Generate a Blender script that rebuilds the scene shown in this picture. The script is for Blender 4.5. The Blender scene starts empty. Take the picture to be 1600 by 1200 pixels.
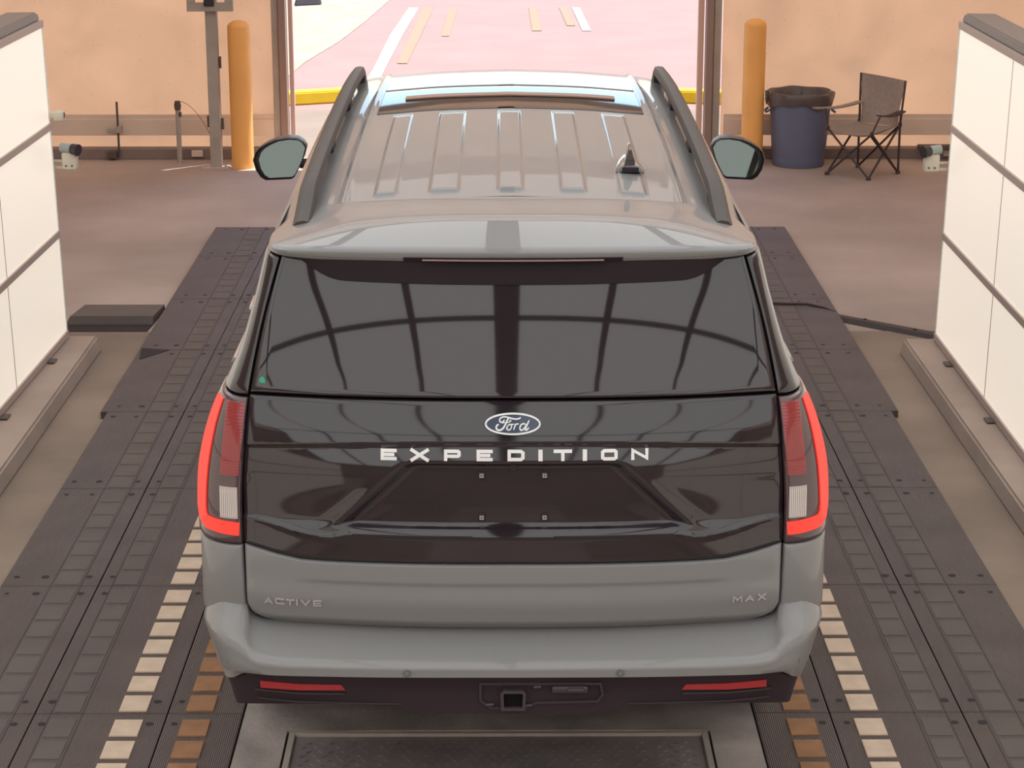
import bpy, bmesh, math, random
import numpy as np
from mathutils import Vector
random.seed(7)
C = bpy.context.scene.collection
SC = bpy.context.scene
PI = math.pi

# ------------------------------------------------------------------ camera
cam_data = bpy.data.cameras.new('camera')
cam = bpy.data.objects.new('camera', cam_data); C.objects.link(cam)
cam_data.sensor_width = 36.0
cam_data.lens = 3300.0 / 1600.0 * 36.0
cam_data.clip_start = 0.05; cam_data.clip_end = 300
cam.location = (-0.033, 0.0, 3.4)
cam.rotation_euler = (math.radians(90 - 16.22), 0, -math.radians(0.26))
SC.camera = cam

# ------------------------------------------------------------------ sky, sun, exposure
SC.view_settings.view_transform = 'Standard'
SC.view_settings.look = 'None'
SC.view_settings.gamma = 1.0
SC.view_settings.exposure = 0.0
SC.view_settings.use_curve_mapping = False
world = bpy.data.worlds.new('sky'); SC.world = world
world.use_nodes = True
wn = world.node_tree.nodes; wl = world.node_tree.links
bg = wn['Background']
sky = wn.new('ShaderNodeTexSky'); sky.sky_type = 'NISHITA'; sky.sun_disc = False
sky.sun_elevation = math.radians(62); sky.sun_rotation = math.radians(15)
sky.air_density = 1.0; sky.dust_density = 0.5; sky.ozone_density = 2.5
wl.new(sky.outputs[0], bg.inputs[0]); bg.inputs[1].default_value = 0.34
sun_data = bpy.data.lights.new('sun', 'SUN'); sun_data.energy = 10.4; sun_data.angle = math.radians(0.6)
sun_data.color = (1.0, 0.93, 0.84)
sun = bpy.data.objects.new('sun', sun_data); C.objects.link(sun)
d = Vector((-0.30, -0.24, -1.0))            # light travels down, towards the camera and to the left
sun.rotation_euler = d.to_track_quat('-Z', 'Y').to_euler()
SC.cycles.max_bounces = 8; SC.cycles.diffuse_bounces = 4; SC.cycles.glossy_bounces = 5
SC.cycles.use_denoising = True
SC.cycles.sample_clamp_indirect = 6.0

# ------------------------------------------------------------------ materials
MATS = {}
def bsdf(name, col, rough=0.5, metal=0.0, coat=0.0, spec=0.5, noise=None, bump=None, emit=None, estr=0.0, trans=0.0):
    if name in MATS: return MATS[name]
    m = bpy.data.materials.new(name); m.use_nodes = True
    nt = m.node_tree; b = nt.nodes['Principled BSDF']
    b.inputs['Base Color'].default_value = (*col, 1)
    b.inputs['Roughness'].default_value = rough
    b.inputs['Metallic'].default_value = metal
    b.inputs['Coat Weight'].default_value = coat
    b.inputs['Coat Roughness'].default_value = 0.02
    b.inputs['Specular IOR Level'].default_value = spec
    b.inputs['Transmission Weight'].default_value = trans
    if emit: b.inputs['Emission Color'].default_value = (*emit, 1); b.inputs['Emission Strength'].default_value = estr
    if noise:
        sc, amt, det = noise                                       # scale, contrast, detail
        tc = nt.nodes.new('ShaderNodeTexCoord'); n = nt.nodes.new('ShaderNodeTexNoise')
        n.inputs['Scale'].default_value = sc; n.inputs['Detail'].default_value = det
        nt.links.new(tc.outputs['Object'], n.inputs['Vector'])
        r = nt.nodes.new('ShaderNodeValToRGB')
        lo = [max(0, c * (1 - amt)) for c in col]; hi = [min(1, c * (1 + amt)) for c in col]
        r.color_ramp.elements[0].position = .3; r.color_ramp.elements[1].position = .7
        r.color_ramp.elements[0].color = (*lo, 1); r.color_ramp.elements[1].color = (*hi, 1)
        nt.links.new(n.outputs['Fac'], r.inputs[0]); nt.links.new(r.outputs[0], b.inputs['Base Color'])
    if bump:
        sc, st = bump
        tc = nt.nodes.new('ShaderNodeTexCoord'); n = nt.nodes.new('ShaderNodeTexNoise')
        n.inputs['Scale'].default_value = sc; n.inputs['Detail'].default_value = 4
        nt.links.new(tc.outputs['Object'], n.inputs['Vector'])
        bp = nt.nodes.new('ShaderNodeBump'); bp.inputs['Strength'].default_value = st; bp.inputs['Distance'].default_value = .01
        nt.links.new(n.outputs['Fac'], bp.inputs['Height']); nt.links.new(bp.outputs[0], b.inputs['Normal'])
    MATS[name] = m
    return m

def fabric(name, col, tcol, amt, folds=1.5):
    """thin tent cloth: diffuse plus light coming through"""
    m = bpy.data.materials.new(name); m.use_nodes = True; nt = m.node_tree
    nt.nodes.clear()
    out = nt.nodes.new('ShaderNodeOutputMaterial'); mix = nt.nodes.new('ShaderNodeMixShader')
    a = nt.nodes.new('ShaderNodeBsdfDiffuse'); t = nt.nodes.new('ShaderNodeBsdfTranslucent')
    mix.inputs[0].default_value = amt
    tc = nt.nodes.new('ShaderNodeTexCoord'); n = nt.nodes.new('ShaderNodeTexNoise')
    n.inputs['Scale'].default_value = folds; n.inputs['Detail'].default_value = 5; n.inputs['Distortion'].default_value = .6
    nt.links.new(tc.outputs['Object'], n.inputs['Vector'])
    v = nt.nodes.new('ShaderNodeTexVoronoi'); v.inputs['Scale'].default_value = 13; v.inputs['Randomness'].default_value = 1
    nt.links.new(tc.outputs['Object'], v.inputs['Vector'])
    lt = nt.nodes.new('ShaderNodeMath'); lt.operation = 'LESS_THAN'; lt.inputs[1].default_value = .085
    nt.links.new(v.outputs['Distance'], lt.inputs[0])
    r = nt.nodes.new('ShaderNodeMapRange'); r.inputs['From Min'].default_value = .3; r.inputs['From Max'].default_value = .7
    r.inputs['To Min'].default_value = .93; r.inputs['To Max'].default_value = 1.06
    nt.links.new(n.outputs['Fac'], r.inputs['Value'])
    sp = nt.nodes.new('ShaderNodeMath'); sp.operation = 'MULTIPLY_ADD'; sp.inputs[1].default_value = -.17
    nt.links.new(lt.outputs[0], sp.inputs[0]); nt.links.new(r.outputs[0], sp.inputs[2])
    for sh, cc in ((a, col), (t, tcol)):
        mul = nt.nodes.new('ShaderNodeVectorMath'); mul.operation = 'SCALE'; mul.inputs[0].default_value = cc
        nt.links.new(sp.outputs[0], mul.inputs['Scale']); nt.links.new(mul.outputs[0], sh.inputs['Color'])
    nt.links.new(a.outputs[0], mix.inputs[1]); nt.links.new(t.outputs[0], mix.inputs[2]); nt.links.new(mix.outputs[0], out.inputs[0])
    return m

def emitter(name, col, st):
    m = bpy.data.materials.new(name); m.use_nodes = True; nt = m.node_tree
    b = nt.nodes['Principled BSDF']; b.inputs['Base Color'].default_value = (.55, .53, .5, 1); b.inputs['Roughness'].default_value = .35
    b.inputs['Emission Color'].default_value = (*col, 1); b.inputs['Emission Strength'].default_value = st
    return m

def ribbed(name, col, freq, strength):
    """rubber with fine ribs running along the driving direction"""
    m = bsdf(name, col, .62, spec=.35, noise=(3.0, .14, 6)); nt = m.node_tree; b = nt.nodes['Principled BSDF']
    tc = nt.nodes.new('ShaderNodeTexCoord'); w = nt.nodes.new('ShaderNodeTexWave')
    w.wave_type = 'BANDS'; w.bands_direction = 'X'; w.inputs['Scale'].default_value = freq
    nt.links.new(tc.outputs['Object'], w.inputs['Vector'])
    bp = nt.nodes.new('ShaderNodeBump'); bp.inputs['Strength'].default_value = strength; bp.inputs['Distance'].default_value = .004
    nt.links.new(w.outputs['Fac'], bp.inputs['Height']); nt.links.new(bp.outputs[0], b.inputs['Normal'])
    return m

PAINT   = bsdf('grey_car_paint', (.225, .222, .222), .42, coat=.62, spec=.4)
GLOSS   = bsdf('gloss_black', (.021, .014, .018), .05, coat=.0, spec=.8)
GLASSB  = bsdf('privacy_glass', (.026, .019, .021), .03, spec=.8)
ROOFGL  = bsdf('roof_glass', (.02, .018, .02), .03, spec=.6)
BLKPL   = bsdf('black_plastic', (.030, .018, .024), .55, spec=.3)
DARK    = bsdf('dark_gap', (.010, .008, .010), .8, spec=.1)
RAILM   = bsdf('grey_rail_plastic', (.062, .050, .046), .5, spec=.4)
CHROME  = bsdf('brushed_chrome', (.72, .68, .66), .28, metal=1.0)
BRIGHT  = bsdf('bright_emblem', (.82, .82, .80), .35, metal=.3)
BLUE    = bsdf('emblem_blue', (.035, .05, .10), .35, coat=.5)
REDBAR  = bsdf('red_light_bar', (.85, .045, .03), .45, emit=(1, .05, .03), estr=.45)
REDLENS = bsdf('red_ribbed_lens', (.30, .022, .025), .3, coat=1.0)
CLEARL  = bsdf('white_ribbed_lens', (.50, .42, .40), .3, coat=.6)
HOUSING = bsdf('smoked_lamp_housing', (.075, .038, .045), .25, coat=1.0)
REFLM   = bsdf('dark_red_reflector', (.36, .02, .025), .35, coat=.5)
MIRROR  = bsdf('mirror_glass', (.14, .16, .15), .01, metal=1.0)
STICK   = bsdf('green_sticker', (.06, .42, .28), .6)
TYRE    = bsdf('tyre_rubber', (.02, .02, .02), .85)
CONC    = bsdf('bay_concrete', (.25, .192, .152), .85, noise=(1.0, .26, 8), bump=(40, .25))
CURBM   = bsdf('curb_concrete', (.37, .29, .245), .85, noise=(1.3, .18, 8), bump=(35, .2))
ASPH    = bsdf('inside_asphalt', (.385, .305, .27), .9, noise=(.6, .22, 9), bump=(60, .3))
SLABM   = bsdf('stained_slab', (.33, .28, .262), .8, noise=(4.0, .32, 9), bump=(50, .3))
RUB     = ribbed('ribbed_grey_rubber', (.105, .078, .072), 42, .55)
RUBC    = bsdf('smooth_rubber_cell', (.108, .088, .080), .65, noise=(4.0, .12, 5), spec=.35)
HOLE    = bsdf('bolt_hole', (.028, .020, .022), .9)
SEAMM   = bsdf('seam_rubber', (.05, .038, .036), .8)
BLKW    = bsdf('cream_block', (.60, .46, .35), .8, noise=(14, .10, 6))
BLKO    = bsdf('orange_block', (.30, .145, .068), .8, noise=(14, .16, 6))
PLATE   = bsdf('checker_plate', (.25, .215, .215), .5, metal=.0, noise=(5, .2, 6))
ALU     = bsdf('aluminium_rail', (.50, .40, .36), .5, metal=.2)
ALUD    = bsdf('brown_grey_frame', (.23, .18, .155), .6)
BEAM    = bsdf('grey_ceiling_beam', (.05, .045, .045), .6)
WPANEL  = emitter('lit_side_panel', (1.0, .87, .72), .62)
CPANEL  = emitter('lit_ceiling_panel', (.97, 1.0, 1.0), 1.32)
ORANGE  = bsdf('orange_bollard', (.95, .46, .13), .55, noise=(3, .06, 3))
STEEL   = bsdf('weathered_steel', (.41, .355, .31), .65, noise=(6, .10, 5))
STEELD  = bsdf('dark_steel', (.10, .075, .06), .65)
BOARD   = bsdf('brown_kick_board', (.75, .60, .49), .7, noise=(2, .06, 5))
FOOT    = bsdf('grey_wall_footer', (.24, .18, .16), .8, noise=(3, .12, 5))
PINKST  = bsdf('pale_pink_jamb', (.62, .42, .36), .7)
BINB    = bsdf('navy_plastic', (.14, .155, .24), .55, spec=.4)
BAG     = bsdf('black_bin_bag', (.11, .085, .08), .4, bump=(25, .5))
CANVAS  = bsdf('brown_grey_canvas', (.33, .26, .23), .9, noise=(30, .08, 3))
TUBEM   = bsdf('dark_chair_tube', (.055, .035, .035), .5)
WHITEP  = bsdf('cream_white_plastic', (.66, .60, .50), .5)
LENSB   = bsdf('black_lens_barrel', (.035, .025, .035), .35)
PINKASP = bsdf('sunlit_pink_asphalt', (.26, .170, .152), .95, noise=(1.2, .06, 9), bump=(60, .2))
APRON   = bsdf('pale_concrete_apron', (.205, .160, .125), .95, noise=(1.5, .08, 9))
SOIL    = bsdf('bleached_gravel', (.33, .275, .20), .95, noise=(2.5, .16, 9))
YELLOW  = bsdf('yellow_curb_paint', (.75, .52, .02), .8, noise=(4, .10, 6))
LINEW   = bsdf('white_road_paint', (.36, .30, .29), .8)
LINEY   = bsdf('faded_yellow_paint', (.265, .180, .115), .9)
CABLE   = bsdf('black_cable', (.04, .03, .03), .6)
TENT    = fabric('peach_tent_wall', (.62, .505, .41), (.94, .73, .56), .57)
ROOFT   = fabric('peach_tent_roof', (.58, .50, .43), (.62, .50, .40), .30)

# ------------------------------------------------------------------ mesh helpers
def mesh_obj(name, bm, mat, parent=None, smooth=None, recalc=True):
    if recalc: bmesh.ops.recalc_face_normals(bm, faces=bm.faces)
    me = bpy.data.meshes.new(name); bm.to_mesh(me); bm.free()
    for m in (mat if isinstance(mat, (list, tuple)) else [mat]): me.materials.append(m)
    if smooth is not None:
        me.polygons.foreach_set('use_smooth', [True] * len(me.polygons))
        me.set_sharp_from_angle(angle=math.radians(smooth))
    o = bpy.data.objects.new(name, me); C.objects.link(o)
    if parent is not None: o.parent = parent; o.matrix_parent_inverse = parent.matrix_world.inverted() if False else o.matrix_parent_inverse
    return o

def tag(o, label=None, cat=None, group=None, kind=None):
    if label: o['label'] = label
    if cat: o['category'] = cat
    if group: o['group'] = group
    if kind: o['kind'] = kind
    return o

class Thing:
    """Empty at the base of a thing; parts are given in world space and moved into its frame."""
    def __init__(s, name, loc, label, cat, group=None):
        s.e = bpy.data.objects.new(name, None); C.objects.link(s.e); s.e.location = loc; s.loc = Vector(loc)
        s.e.empty_display_size = .1
        tag(s.e, label, cat, group)
    def part(s, name, bm, mat, smooth=None, parent=None, label=None, recalc=True):
        bmesh.ops.translate(bm, verts=bm.verts, vec=-s.loc)
        o = mesh_obj(name, bm, mat, parent or s.e, smooth, recalc)
        if label: o['label'] = label
        return o

def struct(name, bm, mat, smooth=None):
    o = mesh_obj(name, bm, mat, None, smooth); o['kind'] = 'structure'; return o

def box(bm, x0, x1, y0, y1, z0, z1, mi=0, bev=0.0):
    v = [bm.verts.new(p) for p in ((x0,y0,z0),(x1,y0,z0),(x1,y1,z0),(x0,y1,z0),(x0,y0,z1),(x1,y0,z1),(x1,y1,z1),(x0,y1,z1))]
    fs = [bm.faces.new([v[i] for i in q]) for q in ((3,2,1,0),(4,5,6,7),(0,1,5,4),(1,2,6,5),(2,3,7,6),(3,0,4,7))]
    for f in fs: f.material_index = mi
    if bev > 0:
        es = list({e for f in fs for e in f.edges})
        r = bmesh.ops.bevel(bm, geom=es, offset=bev, segments=2, affect='EDGES', profile=.5)
        for f in r['faces']: f.material_index = mi
    return v

def hexa(bm, pts, mi=0):
    """eight corners: four bottom (ccw), four top"""
    v = [bm.verts.new(p) for p in pts]
    for q in ((3,2,1,0),(4,5,6,7),(0,1,5,4),(1,2,6,5),(2,3,7,6),(3,0,4,7)):
        bm.faces.new([v[i] for i in q]).material_index = mi

def tube(bm, pts, r, n=10, cap=True, mi=0, closed=False):
    pts = [Vector(p) for p in pts]; rs = r if isinstance(r, (list, tuple)) else [r] * len(pts)
    rings = []; N = len(pts); prev = None
    for i, p in enumerate(pts):
        if closed: t = (pts[(i+1) % N] - pts[i-1])
        else: t = (pts[min(i+1, N-1)] - pts[max(i-1, 0)])
        t.normalize()
        if prev is None:
            a = Vector((0,0,1)) if abs(t.z) < .9 else Vector((1,0,0)); u = t.cross(a).normalized()
        else: u = (prev - t * prev.dot(t)).normalized()
        prev = u; w = t.cross(u)
        rings.append([bm.verts.new(p + (u*math.cos(2*PI*k/n) + w*math.sin(2*PI*k/n)) * rs[i]) for k in range(n)])
    for i in range(N if closed else N-1):
        a, b = rings[i], rings[(i+1) % N]
        for k in range(n): bm.faces.new((a[k], a[(k+1)%n], b[(k+1)%n], b[k])).material_index = mi
    if cap and not closed:
        bm.faces.new(rings[0][::-1]).material_index = mi; bm.faces.new(rings[-1]).material_index = mi

def lathe(bm, cx, cy, prof, n=32, wob=None, mi=0, cap_bottom=False, cap_top=False):
    rings = []
    for i, (r, z) in enumerate(prof):
        ring = []
        for k in range(n):
            a = 2*PI*k/n; rr, zz = (r, z) if wob is None else wob(i, a, r, z)
            ring.append(bm.verts.new((cx + rr*math.cos(a), cy + rr*math.sin(a), zz)))
        rings.append(ring)
    for i in range(len(rings)-1):
        for k in range(n): bm.faces.new((rings[i][k], rings[i][(k+1)%n], rings[i+1][(k+1)%n], rings[i+1][k])).material_index = mi
    if cap_bottom: bm.faces.new(rings[0][::-1])
    if cap_top: bm.faces.new(rings[-1])

def grid(bm, P, mi=0, flip=False):
    """P[i][j] points -> quad sheet; returns verts"""
    V = [[bm.verts.new(p) for p in row] for row in P]
    for i in range(len(V)-1):
        for j in range(len(V[0])-1):
            q = (V[i][j], V[i][j+1], V[i+1][j+1], V[i+1][j])
            f = bm.faces.new(q[::-1] if flip else q); f.material_index = mi
    return V

def shell(bm, P, thick, mi=0):
    """sheet with real thickness: P front, copy pushed by vector thick, rims closed"""
    A = grid(bm, P, mi); T = Vector(thick)
    B = grid(bm, [[Vector(p) + T for p in row] for row in P], mi, flip=True)
    n, m = len(P), len(P[0])
    def rim(a0, a1, b0, b1):
        bm.faces.new((a0, b0, b1, a1)).material_index = mi
    for j in range(m-1):
        rim(A[0][j], A[0][j+1], B[0][j], B[0][j+1]); rim(A[n-1][j+1], A[n-1][j], B[n-1][j+1], B[n-1][j])
    for i in range(n-1):
        rim(A[i+1][0], A[i][0], B[i+1][0], B[i][0]); rim(A[i][m-1], A[i+1][m-1], B[i][m-1], B[i+1][m-1])

def interp(x, xs, ys): return float(np.interp(x, xs, ys))
def smooth_interp(x, xs, ys):
    """Catmull-Rom through the given knots"""
    xs = list(xs); ys = list(ys)
    if x <= xs[0]: return ys[0]
    if x >= xs[-1]: return ys[-1]
    i = max(k for k in range(len(xs)-1) if xs[k] <= x)
    h = xs[i+1]-xs[i]; t = (x-xs[i])/h
    def slope(k):
        if k == 0: return (ys[1]-ys[0])/(xs[1]-xs[0])
        if k == len(xs)-1: return (ys[-1]-ys[-2])/(xs[-1]-xs[-2])
        return (ys[k+1]-ys[k-1])/(xs[k+1]-xs[k-1])
    m0, m1 = slope(i)*h, slope(i+1)*h
    return (2*t**3-3*t**2+1)*ys[i]+(t**3-2*t*t+t)*m0+(-2*t**3+3*t*t)*ys[i+1]+(t**3-t*t)*m1
def sstep(a, b, x):
    t = max(0.0, min(1.0, (x-a)/(b-a))); return t*t*(3-2*t)
def rim_samples(n, e=.006):
    """samples of 0..1 with close pairs at both ends, for a rolled edge"""
    return [0, e, 2.5*e] + [2.5*e + (1-5*e)*k/n for k in range(1, n)] + [1-2.5*e, 1-e, 1]
def ribbon(bm, pts, w, place, depth, closed=False, mi=0):
    """flat stroke of width w (number or list) along 2-D points, mitred, extruded by depth; place(x,z,d)->3-D"""
    n = len(pts); ws = w if isinstance(w, (list, tuple)) else [w]*n
    L, Rr = [], []
    for i in range(n):
        p = Vector(pts[i])
        a = Vector(pts[i-1]) if (i > 0 or closed) else None
        b = Vector(pts[(i+1) % n]) if (i < n-1 or closed) else None
        d0 = (p-a).normalized() if a is not None else (b-p).normalized()
        d1 = (b-p).normalized() if b is not None else d0
        n0 = Vector((-d0.y, d0.x)); n1 = Vector((-d1.y, d1.x)); m = (n0+n1)
        m = n0 if m.length < 1e-6 else m.normalized()
        k = min(1.6, 1/max(.4, m.dot(n0)))
        L.append(p+m*ws[i]*.5*k); Rr.append(p-m*ws[i]*.5*k)
    f0 = [bm.verts.new(place(q.x, q.y, depth)) for q in L]; f1 = [bm.verts.new(place(q.x, q.y, depth)) for q in Rr]
    b0 = [bm.verts.new(place(q.x, q.y, 0)) for q in L]; b1 = [bm.verts.new(place(q.x, q.y, 0)) for q in Rr]
    for i in range(n if closed else n-1):
        j = (i+1) % n
        for q in ((f0[i], f0[j], f1[j], f1[i]), (b0[i], b1[i], b1[j], b0[j]), (f0[i], b0[i], b0[j], f0[j]), (f1[i], f1[j], b1[j], b1[i])):
            bm.faces.new(q).material_index = mi
    if not closed:
        bm.faces.new((f0[0], f1[0], b1[0], b0[0])); bm.faces.new((f0[-1], b0[-1], b1[-1], f1[-1]))

# ================================================================== THE TENT AND THE GROUND
bm = bmesh.new(); box(bm, -9, 9, -9, 19.1, -.3, 0); struct('floor', bm, ASPH)
# worn lighter concrete strip of the bay, on both sides of the rubber track
for nm, x0, x1 in (('bay_slab', -2.84, -.95), ('bay_slab', .85, 2.74)):
    bm = bmesh.new(); box(bm, x0, x1, -6, 12.86, 0.0, .004); struct(nm, bm, CONC)

OPEN_L, OPEN_R, OPEN_T, WY = -1.985, 1.90, 3.55, 19.1
def cloth(x0, x1, z0, z1, y, axis='x', n=60, amp=.02, seed=1):
    rnd = random.Random(seed); ph = [rnd.uniform(0, 6) for _ in range(5)]
    bm = bmesh.new(); P = []
    for i in range(n+1):
        a = x0+(x1-x0)*i/n; col = []
        for k in range(9):
            b = z0+(z1-z0)*k/8
            o = amp*(math.sin(a*1.3+ph[0]+b*.7)+.5*math.sin(a*3.1+ph[1]-b*1.1)+.25*math.sin(a*7+ph[2]))
            col.append((a, y+o, b) if axis == 'x' else (y+o, a, b))
        P.append(col)
    shell(bm, P, (0, .006, 0) if axis == 'x' else (.006, 0, 0)); return bm
struct('wall_front_left', cloth(-8.12, OPEN_L-.1, 0, 5.4, WY+.12, n=50), TENT, 40)
struct('wall_front_right', cloth(OPEN_R+.06, 8.12, 0, 5.4, WY+.12, n=50, seed=3), TENT, 40)
struct('wall_front_top', cloth(OPEN_L-.3, OPEN_R+.26, OPEN_T, 5.4, WY+.19, n=30, seed=4), TENT, 40)
struct('wall_left', cloth(-7, 19.3, 0, 5.1, -8, 'y', 60, seed=5), ROOFT, 40)
struct('wall_right', cloth(-7, 19.3, 0, 5.1, 8, 'y', 60, seed=6), ROOFT, 40)
struct('wall_back', cloth(-8, 8, 0, 5.4, -7, n=50, seed=7), ROOFT, 40)
bm = bmesh.new()
grid(bm, [[(-8.1, y, 4.9), (-4, y, 6.0), (0, y, 6.9), (4, y, 6.0), (8.1, y, 4.9)] for y in (-7.1, 0, 6, 12, 19.3)])
struct('ceiling', bm, ROOFT)
bm = bmesh.new(); v = [bm.verts.new(p) for p in ((-8.1, 19.28, 4.9), (8.1, 19.28, 4.9), (4, 19.28, 6.0), (0, 19.28, 6.9), (-4, 19.28, 6.0))]; bm.faces.new(v)
struct('wall_gable', bm, TENT)
bm = bmesh.new(); v = [bm.verts.new(p) for p in ((-8.1, -7.08, 4.9), (8.1, -7.08, 4.9), (4, -7.08, 6.0), (0, -7.08, 6.9), (-4, -7.08, 6.0))]; bm.faces.new(v)
struct('wall_gable', bm, ROOFT)

# tent trusses under the cloth
for k, y in enumerate((13.6, 16.2, 18.7)):
    t = Thing('tent_truss', (0, y, 4.8), ['dark steel roof truss spanning the tent above the front of the car', 'dark steel roof truss halfway between the light tunnel and the doorway', 'dark steel roof truss just inside the doorway wall'][k], 'truss', 'roof trusses under the tent cloth')
    bm = bmesh.new()
    tube(bm, [(-8, y, 4.8), (-4, y, 5.9), (0, y, 6.8), (4, y, 5.9), (8, y, 4.8)], .035, 8); t.part('top_chord', bm, STEELD)
    bm = bmesh.new(); tube(bm, [(-8, y, 4.75), (-4, y, 5.35), (0, y, 5.7), (4, y, 5.35), (8, y, 4.75)], .03, 8); t.part('bottom_chord', bm, STEELD)
    bm = bmesh.new()
    xs = np.linspace(-7, 7, 15)
    for i in range(14):
        za = 6.8-abs(xs[i])*.25; zb = 5.7-abs(xs[i+1])*.115
        if i % 2: za, zb = 5.7-abs(xs[i])*.115, 6.8-abs(xs[i+1])*.25
        tube(bm, [(xs[i], y, za), (xs[i+1], y, zb)], .014, 6)
    t.part('webbing', bm, STEELD)

# kick board and footer along the front wall
for nm, x0, x1, sd in (('trim_1', -7.9, OPEN_L-.12, 1), ('trim_2', OPEN_R+.08, 7.9, 2)):
    bm = bmesh.new(); box(bm, x0, x1, WY-.01, WY+.03, .205, .352, 0, .004); box(bm, x0, x1, WY+.0, WY+.03, .352, .392, 1); struct(nm, bm, [BOARD, PINKST if False else BOARD])
for nm, x0, x1 in (('trim_3', -7.9, OPEN_L-.12), ('trim_4', OPEN_R+.08, 7.9)):
    bm = bmesh.new(); box(bm, x0, x1, WY-.10, WY+.05, 0, .095, 0, .006); struct(nm, bm, FOOT)
# door frame posts
def jamb(name, x0, x1, y0, y1, m, lab=None, z1=OPEN_T):
    bm = bmesh.new(); box(bm, x0, x1, y0, y1, 0, z1, 0, .006); return struct(name, bm, m)
jamb('door_1', -2.105, -2.045, WY-.02, WY+.10, STEEL)
jamb('door_2', -2.040, -1.975, WY-.06, WY+.10, bsdf('brown_post', (.30, .20, .165), .6))
jamb('trim_5', -1.965, -1.925, WY+.10, WY+.16, PINKST)
jamb('trim_6', 1.735, 1.790, WY+.10, WY+.16, bsdf('peach_jamb', (.75, .50, .40), .7))
jamb('door_3', 1.798, 1.862, WY-.06, WY+.10, bsdf('brown_post', (.30, .20, .165), .6))
jamb('door_4', 1.868, 1.935, WY-.02, WY+.10, STEEL)
bm = bmesh.new(); box(bm, -2.2, 2.0, WY-.04, WY+.12, OPEN_T-.02, OPEN_T+.14, 0, .01); struct('trim_7', bm, STEEL)

# ------------------------------------------------------------------ outside
bm = bmesh.new(); box(bm, -60, 60, 21.9, 120, -.3, -.002); struct('driveway', bm, PINKASP)
bm = bmesh.new(); box(bm, -60, 60, 19.1, 21.9, -.3, -.001); struct('apron', bm, APRON)
bm = bmesh.new()
v = [bm.verts.new(p) for p in ((-2.55, 23.8, .004), (-2.42, 25.6, .004), (-2.15, 27.7, .004), (-1.95, 30.0, .004), (-1.75, 33, .004), (-1.4, 60, .004), (-20, 60, .004), (-20, 23.2, .004))]; bm.faces.new(v)
struct('verge', bm, SOIL)
def curbstone(x0, x1, ya, yb, lab):
    bm = bmesh.new()
    hexa(bm, [(x0, ya, 0), (x1, yb, 0), (x1, yb+.28, 0), (x0, ya+.28, 0), (x0, ya+.03, .13), (x1, yb+.03, .13), (x1, yb+.26, .13), (x0, ya+.26, .13)])
    bmesh.ops.bevel(bm, geom=bm.edges[:], offset=.015, segments=2, affect='EDGES')
    tag(mesh_obj('road_curb', bm, YELLOW, None, 40), lab, 'curb')
curbstone(-3.6, -1.25, 21.65, 22.6, 'bright yellow painted curb outside the doorway, seen left of the grey car')
curbstone(1.35, 3.8, 22.45, 21.9, 'yellow painted curb outside, only a corner showing between the grey car and the right doorpost')
def line(name, pts, m, lab, grp=None):
    bm = bmesh.new(); n = len(pts)
    v = [bm.verts.new((x, y, .002)) for x, y in pts]; w = [bm.verts.new((x, y, .006)) for x, y in pts]
    bm.faces.new(v); bm.faces.new(w)
    for i in range(n): bm.faces.new((v[i], v[(i+1)%n], w[(i+1)%n], w[i]))
    tag(mesh_obj(name, bm, m), lab, 'road marking', grp)
line('painted_line', [(-1.62, 22.8), (-1.44, 22.8), (-1.42, 25), (-1.36, 28.4), (-1.27, 31.7), (-1.42, 31.7), (-1.53, 28.4), (-1.56, 25)], LINEW, 'long white painted line on the sunlit road, left of the car roof')
line('painted_line', [(-1.30, 25.5), (-1.18, 25.5), (-1.05, 31.7), (-1.20, 31.7)], LINEY, 'faded yellow painted line directly right of the long white road line')
line('painted_line', [(-.84, 28.2), (-.74, 28.2), (-.70, 31.7), (-.82, 31.7)], LINEY, 'faded yellow dash on the road, second from the white line')
line('painted_line', [(.37, 28.8), (.50, 28.8), (.47, 31.7), (.36, 31.7)], LINEY, 'faded yellow dash on the road straight above the car roof centre')
line('painted_line', [(.86, 29.4), (.97, 29.4), (.93, 31.7), (.81, 31.7)], LINEY, 'faded yellow dash on the road beside the short white smear')
line('painted_line', [(1.05, 28.8), (1.17, 28.8), (1.12, 31.7), (1.0, 31.7)], LINEW, 'short worn white dash on the road, rightmost of the markings')
bm = bmesh.new(); hexa(bm, [(-3.15, 31.9, 0), (-2.75, 32.1, 0), (-2.75, 32.25, 0), (-3.15, 32.05, 0), (-3.12, 31.92, .11), (-2.78, 32.12, .11), (-2.78, 32.23, .11), (-3.12, 32.03, .11)])
bmesh.ops.bevel(bm, geom=bm.edges[:], offset=.02, segments=2, affect='EDGES')
tag(mesh_obj('wheel_stop', bm, bsdf('blue_grey_stop', (.10, .085, .10), .8), None, 40), 'dark blue-grey wheel stop lying on the bleached ground at the top left of the doorway', 'wheel stop')

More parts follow.
